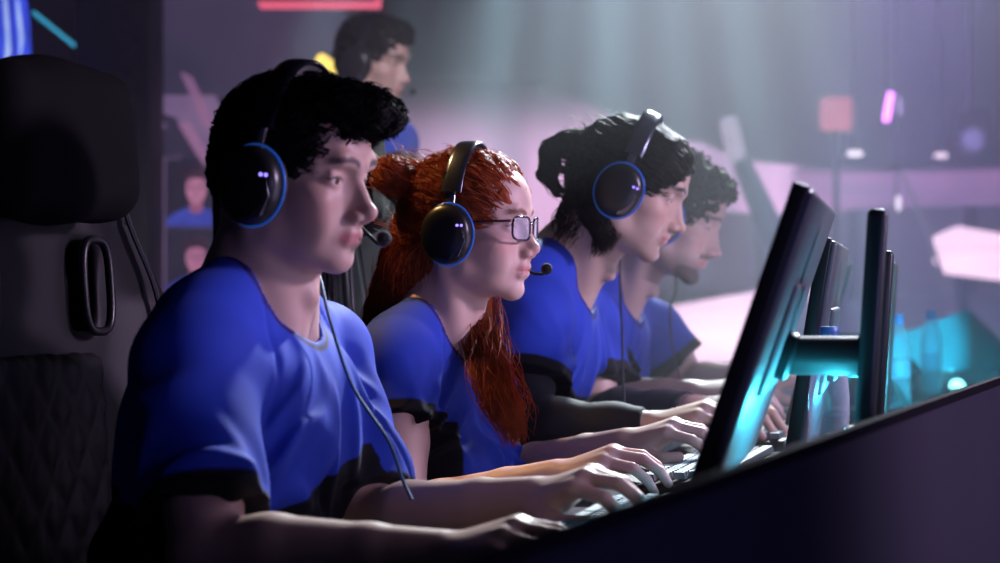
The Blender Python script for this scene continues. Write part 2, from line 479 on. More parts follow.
def torso_shapes(f, p, off=0.0, loose=0.0):
    """the trunk with the shoulders; off thickens it into cloth"""
    s = p.build; o = off
    f.frame(p.T, p.N, 1)
    f.ell((-.005, 0, -.13), (.098 * s + o, .150 * s + o, .135 + o), .02)
    f.ell((-.045, 0, -.10), (.060 * s + o, .125 * s + o, .12 + o), .03)
    if p.female:
        for q in (-1, 1): f.ell((.082, q * .070, -.195), (.056 + o, .060 + o, .058 + o), .035)
        if o: f.ell((.085, 0, -.185), (.046 + o, .06, .045), .04)
    else:
        for q in (-1, 1): f.ell((.046, q * .068 * s, -.135), (.050 + o, .080 * s + o, .075 + o), .05)
    f.frame()
    for q, sh in ((1, p.shL), (-1, p.shR)):
        n1 = p.N + p.T @ Vector((-.012, q * .025, .035)); n2 = p.N + p.T @ Vector((-.02, q * .10 * s, -.030))
        f.cone(n1, n2, .036 * s + o * .4, .034 * s + o, .04)
        f.cone(n2, sh, .040 * s + o, .050 * s + o, .04)
        f.ball(sh, .050 * s + o, .03)
    mid = lerp(p.N, p.pelvis, .55)
    for q in (-1, 1):
        a = p.N + p.T @ Vector((0, q * .055 * s, -.17)); b = Vector(p.pelvis) + p.T @ Vector((0, q * .075 * s, 0))
        c = lerp(a, b, .55)
        f.cone(a, c, .092 * s + o, (.080 if p.female else .088) * s + o + loose, .04)
        f.cone(c, b, (.080 if p.female else .088) * s + o + loose, .108 * s + o + loose, .04)

def make_person(p, mats, h=.0024, hc=.0032):
    """p: a Person with joints in world space. Returns the body, which carries eyes and clothes as children"""
    base = p.base
    f = Field()
    torso_shapes(f, p)
    hl = lambda v: Vector(p.ho) + p.HM @ (Vector(v) * p.sc)
    nk = p.neck
    f.cone(hl((-.022, 0, -.045)), p.N + p.T @ Vector((-.02, 0, .01)), .053 * nk, .058 * nk, .03)
    f.cone(hl((.0, 0, -.060)), p.N + p.T @ Vector((.012, 0, .0)), .044 * nk, .050 * nk, .02)
    for s in (-1, 1): f.cone(hl((-.020, s * .058, -.040)), p.N + p.T @ Vector((.045, s * .018, -.025)), .011, .012, .022)
    if not p.female: f.ball(lerp(hl((.040, 0, -.10)), p.N + p.T @ Vector((.06, 0, -.02)), .45), .010, .015)
    for sh, el, wr, hd in ((p.shL, p.elL, p.wrL, p.handL), (p.shR, p.elR, p.wrR, p.handR)):
        a = p.arm; sh = Vector(sh); el = Vector(el); wr = Vector(wr)
        f.cone(sh, lerp(sh, el, .3), .052 * a, .050 * a, .03)
        f.chain([lerp(sh, el, .3), lerp(sh, el, .5), el], [.050 * a, .048 * a, .038 * a], .008)
        f.ball(el, .037 * a, .008)
        f.chain([el, lerp(el, wr, .28), lerp(el, wr, .7), wr], [.038 * a, .043 * a, .033 * a, .0265 * a], .008)
    p.tips = []
    for side, wr, hd in ((1, p.wrL, p.handL), (-1, p.wrR, p.handR)):
        p.tips.append(hand_field(f, wr, side=side, sc=p.hand_sc, **hd))
    # legs, hidden by the trousers but part of the one body
    for q in (-1, 1):
        hip = Vector(p.pelvis) + p.T @ Vector((0, q * .09, -.02)); kn = p.knees[(1 - q) // 2]; an = p.ankles[(1 - q) // 2]
        f.chain([hip, kn, an], [.075, .052, .038], .03)
    head_field(f, p.HM, p.ho, p.sc, **p.face)
    pts = [Vector(v) for v in (p.ho, p.N, p.shL, p.shR, p.elL, p.elR, p.wrL, p.wrR, p.pelvis, *p.knees, *p.ankles)]
    lo = A([min(v[i] for v in pts) - .24 for i in range(3)]); hi = A([max(v[i] for v in pts) + .24 for i in range(3)])
    V, Q = mesh_field(f, lo, hi, h)
    col = head_tint(V, p.HM, p.ho, p.sc, p.skin, p.lip, p.brow, p.beard, p.hairc, p.flush)
    # nails and redder knuckles
    for tips in p.tips:
        for t in tips:
            d = np.sqrt(((V - A(t)) ** 2).sum(1)); w = np.exp(-(d / .013) ** 2)[:, None] * .35
            col = col * (1 - w) + A((p.skin[0] * 1.0, p.skin[1] * .78, p.skin[2] * .76)) * w
    body = from_arrays('person', V, Q, mats['skin'], None, base, col)
    body.location = base
    p.body = body
    eyes(p.HM, p.ho, p.sc, body, base, mats['eye'], p.look)

    # jersey
    g = Field(); o = .010
    torso_shapes(g, p, o, .012)
    ends = []
    for sh, el, t, rr in ((p.shL, p.elL, p.sleeveL, p.sleeve_r), (p.shR, p.elR, p.sleeveR, p.sleeve_r)):
        sh = Vector(sh); e = lerp(sh, el, t); d = (Vector(el) - sh).normalized()
        ends.append((e, d, rr))
    arms = [(A(p.shL), A(p.elL)), (A(p.shR), A(p.elR))]
    def neck_e(q):
        return np.sqrt(((q[..., 0] - .010) / .078) ** 2 + (q[..., 1] / .066) ** 2 + ((q[..., 2] - .045 + .45 * q[..., 0]) / .072) ** 2) / p.collar - 1
    def folds(P, D):
        q = (P - A(p.N)) @ A(p.T); x, y, z = q[..., 0], q[..., 1], q[..., 2]; ay = np.abs(y)
        warp = wob(q * A((3, 3, 3)), p.seed, 1.0, 4); warp2 = wob(q * A((4, 4, 4)), p.seed + 7, 1.0, 4)
        r1 = (.5 + .5 * np.cos(2 * PI * (ay * 13 + z * 3 + .9 * warp))) ** 2          # hanging from the shoulders
        r2 = (.5 + .5 * np.cos(2 * PI * (z * 10 + ay * 12 - x * 4 + 1.1 * warp2))) ** 2    # pulled towards the armpits
        m1 = np.clip(.75 + .7 * wob(q, p.seed + 2, 5, 4), 0, 1); m2 = np.clip(.65 + .8 * wob(q, p.seed + 4, 6, 4), 0, 1)
        amp = np.clip((-.025 - z) / .08, .05, 1)
        out = D - (.0070 * r1 * m1 + .0070 * r2 * m2 - .003) * amp * p.fold
        seam = ay - (.072 + np.clip(-z, 0, .3) * .50)                                    # raglan seam
        out = out + .0022 * np.exp(-(seam / .0035) ** 2) * (z < .01) * (z > -.19)
        return out
    def sleeves(P, D):
        for (e, d, rr), (sh, el) in zip(ends, arms):                # open at the cuff
            c = d_cone(P, sh, A(e) + A(d) * .02, .060 * p.build + o * .6, rr)
            D = smin(D, np.maximum(c, (P - A(e)) @ A(d)), .016)
        return D
    def cut(P, D):
        q = (P - A(p.N)) @ A(p.T)                                   # round neck opening
        D = np.maximum(D, -neck_e(q) * .06)
        D = np.maximum(D, q[..., 2] + q[..., 0] * .3 - .065)
        return D
    g.func(sleeves).func(folds).func(cut)
    pts = [Vector(v) for v in (p.N, p.shL, p.shR, *[e for e, _, _ in ends], p.pelvis)]
    lo = A([min(v[i] for v in pts) - .2 for i in range(3)]); hi = A([max(v[i] for v in pts) + .2 for i in range(3)])
    V, Q = largest(*mesh_field(g, lo, hi, hc, 1))
    q = (V - A(p.N)) @ A(p.T)
    soft = lambda d: np.clip(d / (hc * .8) + .5, 0, 1)
    black = np.zeros(len(V)); arm = np.zeros(len(V))
    for (e, d, _), (sh, el) in zip(ends, arms):
        t = (V - A(e)) @ A(d); r = np.sqrt(((V - A(e)) ** 2).sum(-1)); rad = np.sqrt(np.maximum(r * r - t * t, 0))
        inside = soft(.095 - rad) * (t > -.20)
        black = np.maximum(black, soft(t + p.cuff) * inside * (r < .13)); arm = np.maximum(arm, inside * (np.abs(q[:, 1]) > .115 * p.build))
    black = np.maximum(black, soft(p.hem(q[:, 1]) - q[:, 2]) * (1 - arm))
    ne = neck_e(q)
    band = soft((.13 - ne) * .06) * (q[:, 2] > -.075)
    pipe = band * soft((ne - .07) * .06)
    col = np.tile(A(p.blue), (len(V), 1))
    dirt = (1 + .10 * wob(q, 5, 9, 5))[:, None]
    col = col * dirt
    for w, c in ((black, (.0075, .0075, .011)), (band, tuple(v * .8 for v in p.blue)), (pipe, (.03, .008, .012))):
        col = col * (1 - w[:, None]) + A(c) * w[:, None]
    jersey = from_arrays('jersey', V, Q, mats['jersey'], body, base, col)
    # trousers
    u = Field()
    for k in (0, 1):
        hip = Vector(p.pelvis) + p.T @ Vector((0, (1 - 2 * k) * .085, -.03))
        u.chain([hip, p.knees[k], lerp(p.knees[k], p.ankles[k], .93)], [.092, .070, .058], .04)
    u.frame(p.T, p.pelvis).ell((-.02, 0, -.03), (.125, .175, .10), .04); u.frame()
    pts = [Vector(v) for v in (p.pelvis, *p.knees, *p.ankles)]
    lo = A([min(v[i] for v in pts) - .22 for i in range(3)]); hi = A([max(v[i] for v in pts) + .2 for i in range(3)])
    V, Q = mesh_field(u, lo, hi, .008)
    from_arrays('trousers', V, Q, mats['trousers'], body, base)
    for k in (0, 1):
        w = Field(); an = Vector(p.ankles[k]); d = Vector(p.shoe_dir).normalized(); sd = Vector((-d.y, d.x, 0))
        w.frame(Matrix((d, sd, Vector((0, 0, 1)))).transposed(), (an.x, an.y, 0))
        w.chain([(-.05, 0, .045), (.06, 0, .042), (.15, 0, .036)], [.042, .043, .034], .03)
        w.cone((-.01, 0, .05), (-.01, 0, .11), .045, .045, .03)
        w.func(lambda P, D: np.maximum(D, .001 - P[..., 2]))
        V, Q = mesh_field(w, A((an.x, an.y, 0)) - .25, A((an.x, an.y, 0)) + .25, .006)
        from_arrays('shoe', V, Q, mats['shoe'], body, base)
    return body

def arm_sleeve(p, el, wr, t0, t1, m, extra=.004, upper=None):
    """a tight black sleeve over the arm"""
    f = Field(); a = p.arm; el = Vector(el); wr = Vector(wr)
    ts = [(0, .038), (.28, .043), (.7, .033), (1, .0265)]
    def rad(t): return float(np.interp(t, [x for x, _ in ts], [y for _, y in ts])) * a + extra
    tt = sorted({t0, t1} | {t for t, _ in ts if t0 < t < t1})
    pts = [lerp(el, wr, t) for t in tt]; rs = [rad(t) for t in tt]
    f.chain(pts, rs, .02)
    if upper is not None: f.cone(upper, el, .048 * a + extra, .038 * a + extra, .02); f.ball(el, .038 * a + extra, .02)
    e = A(pts[-1]); d = A((wr - el).normalized()); e0 = A(pts[0])
    def cut(P, D):
        D = D - .0010 * wob(P * A((26, 26, 26)), p.seed + 9, .7, 4)
        D = np.maximum(D, (P - e) @ d)
        if upper is None: D = np.maximum(D, -((P - e0) @ d))
        return D
    f.func(cut)
    al = pts + ([Vector(upper)] if upper is not None else [])
    lo = A([min(v[i] for v in al) - .1 for i in range(3)]); hi = A([max(v[i] for v in al) + .1 for i in range(3)])
    V, Q = mesh_field(f, lo, hi, .0035)
    return from_arrays('arm_sleeve', V, Q, m, p.body, p.base)

# ------------------------------------------------------------------ hair
def hair_mass(p, shapes, h=.003, rough=.003, freq=60, seed=1, name='hair', m=None, build=True):
    """shapes(f): adds the volume in the head's own frame"""
    f = Field(); f.frame(p.HM, p.ho, p.sc); shapes(f); f.frame()
    f.func(lambda P, D: D - rough * wob(P, seed, freq, 6) - rough * .6 * wob(P, seed + 5, freq * 2.3, 6))
    o = A(p.ho)
    V, Q = mesh_field(f, o + A(getattr(p, 'hair_lo', (-.2, -.2, -.2))), o + A((.2, .2, .22)), h)
    ob = from_arrays(name, V, Q, m, p.body, p.base) if build else None
    return f, V, Q, ob

def grow(p, f, V, Q, n, length, flow, steps=9, lift=.3, follow=.5, jit=.25, mask=None, seed=3, hug=.0015, loose=.008, cling=.8):
    """polylines that leave the surface and follow flow(local position) -> local direction"""
    r = np.random.default_rng(seed)
    N = normals(V, Q)
    loc = ((V - A(p.ho)) @ A(p.HM)) / p.sc
    w = np.ones(len(V)) if mask is None else mask(loc).astype(float)
    ids = r.choice(len(V), n, p=w / w.sum())
    P = V[ids].copy() - N[ids] * .002; nr = N[ids]
    def fl(P):
        q = ((P - A(p.ho)) @ A(p.HM)) / p.sc
        d = flow(q); d = d / (np.linalg.norm(d, axis=1, keepdims=True) + 1e-9)
        return d @ A(p.HM).T
    L = length * r.uniform(.55, 1.15, n)
    own = r.normal(size=(n, 3)) * jit
    def grad(P):
        e = .0015
        g = np.stack([f.eval((P + A([e * (k == i) for k in range(3)]))[:, None, :], .02)[:, 0] - f.eval((P - A([e * (k == i) for k in range(3)]))[:, None, :], .02)[:, 0] for i in range(3)], 1)
        return g / (np.linalg.norm(g, axis=1, keepdims=True) + 1e-9)
    d = fl(P) + nr * lift + own; d /= np.linalg.norm(d, axis=1, keepdims=True)
    out = [P.copy()]
    high = r.uniform(.2, 1.0, n) ** 2
    for s in range(steps):
        P = P + d * (L / steps)[:, None]
        D = f.eval(P[:, None, :], 0.02)[:, 0]; G = grad(P)
        want = hug + loose * high * ((s + 1) / steps)
        near = D < .06
        P = P + G * np.where(near, np.clip(want - D, -.02, .02) * np.where(D > want, cling, 1.0), 0)[:, None]
        out.append(P.copy())
        d = d + follow * fl(P) + r.normal(size=(n, 3)) * jit * .35
        d = d - G * ((d * G).sum(1) * cling * near)[:, None]
        d /= np.linalg.norm(d, axis=1, keepdims=True)
    return np.stack(out, 1)

def lock_lines(path, radii, n, seed=1, wave=.004, freq=3.0, steps=16, flat=1.0, start=.25):
    """strands that run along a lock of hair, spread over its section"""
    r = np.random.default_rng(seed); P = A([tuple(v) for v in smooth_path(path, 10)])
    s = np.linspace(0, 1, len(P)); out = []
    R_ = np.interp(s, np.linspace(0, 1, len(radii)), radii)
    for _ in range(n):
        a = r.uniform(0, 2 * PI); q = math.sqrt(r.uniform(.0, 1)); o = A((math.cos(a) * q, math.sin(a) * q * flat, math.sin(a + 1) * q * .3))
        t0 = r.uniform(0, start); t1 = r.uniform(.72, 1.0); t = np.linspace(t0, t1, steps)
        c = np.stack([np.interp(t, s, P[:, i]) for i in range(3)], 1); rad = np.interp(t, s, R_)[:, None]
        ph = r.uniform(0, 6.3); f = freq * r.uniform(.7, 1.4)
        wv = np.stack([np.sin(t * f * 6.3 + ph), np.cos(t * f * 5 + ph * 2), .3 * np.sin(t * f * 4 + ph)], 1) * wave * r.uniform(.3, 1.3)
        out.append(c + rad * o + wv)
    return np.array(out)
# ------------------------------------------------------------------ shared materials
M_SKIN = tint_mat('skin', .46, .45, (700, .12, .0005), .06)
M_EYE = [mat('eye_white', (.62, .58, .57), .15), mat('iris_brown', (.07, .04, .02), .15), mat('pupil', (.004, .004, .004), .1)]
def cloth(name, c, rough=.62, sheen=.25, scale=1400):
    return mat(name, c, rough, spec=.35, sheen=sheen, bump=(scale, .25, .0006), noise=(6, tuple(x * .82 for x in c), .7))
M_BLUE = tint_mat('jersey_cloth', .72, .18, (1400, .25, .0006), sheen=.03)
M_TROUSER = cloth('dark_trousers', (.010, .011, .016), .8); M_SHOE = mat('shoe_rubber', (.02, .02, .022), .5)
M_SLEEVE = cloth('black_compression_sleeve', (.012, .013, .018), .75, .1)
M_PLASTIC = mat('black_plastic', (.010, .010, .012), .32, bump=(500, .05, .0004))
M_GLOSS = mat('glossy_black', (.008, .008, .012), .14, coat=.5)
M_LEATHER = mat('black_leatherette', (.014, .013, .014), .5, bump=(420, .4, .0008), noise=(40, (.022, .02, .02), .5))
M_SILVER = mat('brushed_silver', (.55, .56, .62), .24, 1.0, bump=(300, .05, .0003))
M_BAND = mat('dark_polished_band', (.10, .115, .15), .22, .85, bump=(300, .04, .0003))
M_RING = mat('blue_light_ring', (.02, .10, .5), .25, emit=(.04, .22, 1.0), estr=.16, bump=(200, .02, .0002))
M_LED = mat('violet_indicator_led', (.2, .1, .6), .3, emit=(.30, .22, 1.0), estr=2.0)
M_FOAM = mat('foam', (.010, .010, .011), .9, bump=(900, .8, .0015))
M_CABLE = mat('black_cable', (.012, .013, .016), .5, bump=(900, .1, .0003))
M_CABLE_BLUE_LIT = mat('blue_lit_braided_cable', (.02, .08, .20), .45, bump=(1500, .4, .0005))  # blue light falling on the cable is put into its base colour

def hairm(name, c, rough=.46, c2=None):
    m = mat(name, c, rough, spec=.25, noise=(90, c2 or tuple(x * .5 for x in c), .8))
    nt = m.node_tree; b = nt.nodes['Principled BSDF']; o = nt.nodes['Material Output']
    t = nt.nodes.new('ShaderNodeBsdfTranslucent'); t.inputs['Color'].default_value = (*[min(1, x * 1.6) for x in c], 1)
    mx = nt.nodes.new('ShaderNodeMixShader'); mx.inputs['Fac'].default_value = .32
    nt.links.new(b.outputs['BSDF'], mx.inputs[1]); nt.links.new(t.outputs['BSDF'], mx.inputs[2]); nt.links.new(mx.outputs['Shader'], o.inputs['Surface'])
    return m
M_HAIR_BLACK = hairm('black_hair', (.014, .011, .012))
M_HAIR_RED = hairm('red_hair', (.44, .105, .038), .40, (.22, .045, .016))
M_HAIR_BROWN = hairm('dark_brown_hair', (.020, .017, .013))
M_HAIR_CURL = hairm('dark_curly_hair', (.022, .018, .014))

def setup(p, arm=1.0):
    d = dict(sc=.95, build=1.0, female=False, neck=1.0, arm=1.0, hand_sc=1.0, face={}, skin=(.52, .34, .27), lip=(.46, .19, .17), brow=(.03, .022, .018),
             beard=0.0, hairc=(.03, .02, .016), flush=.5, look=(0, .1), seed=1, fold=1.0, collar=1.0, cuff=.022, sleeveL=.70, sleeveR=.70, sleeve_r=.068,
             hem=lambda y: -9.0, shoe_dir=(1, 0, 0), blue=(.023, .058, .47))
    for k, v in d.items():
        if not hasattr(p, k): setattr(p, k, v)
    p.T = ortho(Vector(p.shL) - Vector(p.shR), Vector(p.N) - Vector(p.pelvis))
    p.N = Vector(p.N); p.pelvis = Vector(p.pelvis)
    if not hasattr(p, 'knees'):
        p.knees = [p.pelvis + Vector((.42, q * .12, .03)) for q in (1, -1)]
        p.ankles = [Vector((p.pelvis.x + .40, p.pelvis.y + q * .13, .09)) for q in (1, -1)]
    p.base = Vector((p.pelvis.x, p.pelvis.y, 0))
    return p

def mats_for(): return dict(skin=M_SKIN, eye=M_EYE, jersey=M_BLUE, trousers=M_TROUSER, shoe=M_SHOE)

# ------------------------------------------------------------------ headsets
def oval(prof, c, side, rx, rz, n=36):
    vs = []; fs = []
    for r, h in prof:
        for k in range(n):
            a = 2 * PI * k / n
            vs.append((c[0] + r * rx * math.cos(a), c[1] + side * h, c[2] + r * rz * math.sin(a)))
    for i in range(len(prof) - 1):
        for k in range(n):
            f = (i * n + k, i * n + (k + 1) % n, (i + 1) * n + (k + 1) % n, (i + 1) * n + k)
            fs.append(f if side < 0 else f[::-1])
    fs.append(tuple(range(n))[::side]); fs.append(tuple((len(prof) - 1) * n + k for k in range(n))[::-side])
    return vs, fs

def sweep(pts, out, wid, width, thick, n=10):
    """a rounded flat strap along pts; out: outward direction of each point, wid: width direction"""
    vs = []; fs = []; m = len(pts); wid = Vector(wid)
    for p, o in zip(pts, out):
        for k in range(n):
            a = 2 * PI * k / n
            ca, sa = math.cos(a), math.sin(a)
            e = .6
            u = abs(ca) ** e * (1 if ca > 0 else -1) * width / 2; v = abs(sa) ** e * (1 if sa > 0 else -1) * thick / 2
            vs.append(Vector(p) + wid * u + Vector(o) * v)
    for i in range(m - 1):
        for k in range(n): fs.append((i * n + k, i * n + (k + 1) % n, (i + 1) * n + (k + 1) % n, (i + 1) * n + k))
    fs.append(tuple(range(n - 1, -1, -1))); fs.append(tuple((m - 1) * n + k for k in range(n)))
    return vs, fs

def headset(p, label, group='gaming headsets', band=None, mic=True, wide=.088, top=.140, tilt=0.0, cable=None, cable_mat=None, ring=None, led=True, cupz=-.004, cupx=-.002, shell=None):
    ring = ring or M_RING; band = band or M_GLOSS; shell = shell or M_PLASTIC
    e = empty('headset', p.ho, label=label, cat='headset', group=group)
    e.rotation_euler = p.HM.to_euler(); e.scale = (p.sc,) * 3
    Rt = Matrix.Rotation(tilt, 3, 'Y')
    def arc(a0, a1, rad_add, n=28):
        P = []; O = []
        for i in range(n + 1):
            a = R(a0 + (a1 - a0) * i / n)
            y = (wide + rad_add) * math.sin(a); z = (top - .012 + rad_add) * math.cos(a) if abs(a) < PI / 2 else (top + rad_add) * math.cos(a) * .6
            P.append(Rt @ Vector((cupx, y, z + .012))); O.append(Rt @ Vector((0, math.sin(a), math.cos(a))))
        return P, O
    P, O = arc(-68, 68, .003); vs, fs = sweep(P, O, Rt @ Vector((1, 0, 0)), .034, .008); MB().add(vs, fs, 0, True).build('headband', band, e)
    P, O = arc(-48, 48, -.006); vs, fs = sweep(P, O, Rt @ Vector((1, 0, 0)), .030, .014); MB().add(vs, fs, 0, True).build('headband_cushion', M_LEATHER, e)
    for s in (-1, 1):
        P, O = arc(s * 62, s * 92, .002, 8); vs, fs = sweep(P, O, (1, 0, 0), .016, .005); MB().add(vs, fs, 0, True).build('slider_arm', M_SILVER, e)
        c = (cupx, s * .070, cupz)
        cup = MB().add(*oval([(.020, .018), (.040, .018), (.0435, .021), (.0445, .027), (.0435, .034), (.040, .040), (.032, .044), (.020, .0455), (.0, .046)], c, s, .93, 1.07), 0, True).build('ear_cup', shell, e)
        MB().add(*oval([(.024, .001), (.036, .0), (.0415, .004), (.0435, .010), (.0425, .016), (.037, .019), (.024, .019)], c, s, .93, 1.07), 0, True).build('ear_cushion', M_LEATHER, cup)
        n = 40; mb = MB()
        mb.tube([(c[0] + .0455 * .93 * math.cos(2 * PI * k / n), c[1] + s * .0195, c[2] + .0455 * 1.07 * math.sin(2 * PI * k / n)) for k in range(n + 1)], .0016, 8)
        mb.build('light_ring', ring, cup)
        pl = MB()
        poly = [(.030, .012), (.036, -.010), (.026, -.034), (.012, -.040), (.018, -.020), (.020, .002), (.022, .014)]
        pl.prism(poly, (c[0], c[1] + s * .0375, c[2]), (1, 0, 0), (0, 0, 1), (0, s, 0), .0055)
        pl.build('trim_plate', M_SILVER if s < 0 else M_PLASTIC, cup)
        if led:
            for dx in (.012, .019): MB().lathe([(.0, 0), (.0022, .0005), (.0022, .002), (0, .0028)], (c[0] + .012 + dx, c[1] + s * .0438, c[2] + .014), 10, axis=(0, s, 0)).build('indicator_led', M_LED, cup)
    if mic:
        boom = MB().tube([(.010, .112, -.020), (.045, .108, -.046), (.080, .088, -.062), (.106, .058, -.062), (.118, .036, -.056)], .0026, 8).build('microphone_boom', M_PLASTIC, e)
        MB().lathe([(0, -.014), (.006, -.012), (.0088, -.005), (.0092, .004), (.007, .011), (0, .0135)], (.122, .026, -.053), 16, axis=(.35, -.9, .1)).build('microphone_foam', M_FOAM, boom)
    if cable:
        inv = Matrix.LocRotScale(Vector(p.ho), p.HM.to_quaternion(), Vector((p.sc,) * 3)).inverted()
        pts = [inv @ Vector(v) for v in smooth_path(cable)]
        cb = MB().tube(pts, .0022, 6).build('cable', cable_mat or M_CABLE, e)
    return e

def smooth_path(pts, n=8):
    pts = [Vector(p) for p in pts]; out = []
    q = [2 * pts[0] - pts[1]] + pts + [2 * pts[-1] - pts[-2]]
    for i in range(1, len(q) - 2):
        a, b, c, d = q[i - 1:i + 3]
        for k in range(n):
            t = k / n
            out.append(.5 * (2 * b + (c - a) * t + (2 * a - 5 * b + 4 * c - d) * t * t + (3 * b - a - 3 * c + d) * t ** 3))
    return out + [pts[-1]]

def norm3(v): return v / (np.linalg.norm(v, axis=-1, keepdims=True) + 1e-9)

# ------------------------------------------------------------------ the dark-haired player nearest the camera
def player_one():
    p = Person(); p.HM = head_matrix(-25, 6); p.ho = W(290, 185, 2.40); p.sc = .94; p.N = W(264, 304, 2.42)
    p.shR = W(196, 362, 2.30); p.shL = W(318, 356, 2.60); p.pelvis = p.N + Vector((-.08, .0, -.47))
    p.elR = W(206, 556, 2.15); p.wrR = W(440, 556, 2.10); p.elL = W(366, 524, 2.52); p.wrL = W(535, 500, 2.34)
    p.handR = dict(fwd=W(520, 534, 2.06) - W(440, 556, 2.10), up=(.1, -.25, 1), curl=(24, 22, 12), thumb=.004)
    p.handL = dict(fwd=W(604, 475, 2.27) - W(535, 500, 2.34), up=(-.2, -.35, 1), curl=(30, 34, 20), lift=(0, -6, 3, 5)); p.hand_sc = .92
    p.face = dict(chin_z=.005, chin=-.003, nose=.002, nose_up=.003, nose_w=.94, cheek=.90, jaw=.90, chin_w=.85, wide=.97, brow=1.05, lips=1.05, eye=.72)
    p.skin = (.50, .33, .27); p.brow = (.05, .035, .03); p.lip = (.42, .13, .13); p.seed = 11; p.build = .98; p.fold = 1.25
    p.cuff = .009; p.sleeveR = .79; p.sleeveL = .86; p.sleeve_r = .070; p.look = (0, .16)
    p.hem = lambda y: -.190 + .35 * np.clip(y + .03, -.2, .12)
    setup(p); b = make_person(p, mats_for(), .0024, .003)
    tag(b, 'seated player nearest the camera, short black quiff, blue jersey, before the quilted gaming chair', 'person', 'players in blue jerseys')
    def sh(f):
        f.ell((-.008, 0, .048), (.097, .079, .083), .01)
        f.ell((-.050, 0, .010), (.054, .067, .062), .02)
        f.ell((.030, 0, .096), (.085, .060, .032), .02)
        f.ell((.094, .004, .092), (.040, .046, .025), .02)
        f.ell((.112, 0, -.005), (.052, .10, .075), .008, -1)
        f.ell((.055, 0, -.055), (.055, .12, .060), .01, -1)
        f.ell((-.02, 0, -.11), (.12, .12, .062), .01, -1)
    f, V, Q, o = hair_mass(p, sh, .003, .0035, 55, 3, 'hair', M_HAIR_BLACK)
    flow = lambda q: np.stack([1.0 + 0 * q[:, 0], q[:, 1] * 2 + .25 * np.sin(q[:, 0] * 90), .35 - 5 * np.clip(.07 - q[:, 2], 0, 1) - 12 * np.clip(q[:, 0] - .10, 0, 1)], 1)
    L = grow(p, f, V, Q, 3200, .036, flow, 7, .35, .4, .22, lambda l: (l[:, 2] > .02) & (l[:, 0] > -.09), 5)
    strands('hair_strands', L, .0011, .0003, M_HAIR_BLACK, o, p.base)
    headset(p, 'black headset with a blue edge ring on the player with the dark quiff', top=.147, cupx=.004, cable=[W(300, 232, 2.50), W(318, 272, 2.44), W(330, 320, 2.40), W(352, 385, 2.38), W(388, 440, 2.37), W(402, 478, 2.37), W(412, 500, 2.36)], cable_mat=M_CABLE_BLUE_LIT)
    return p

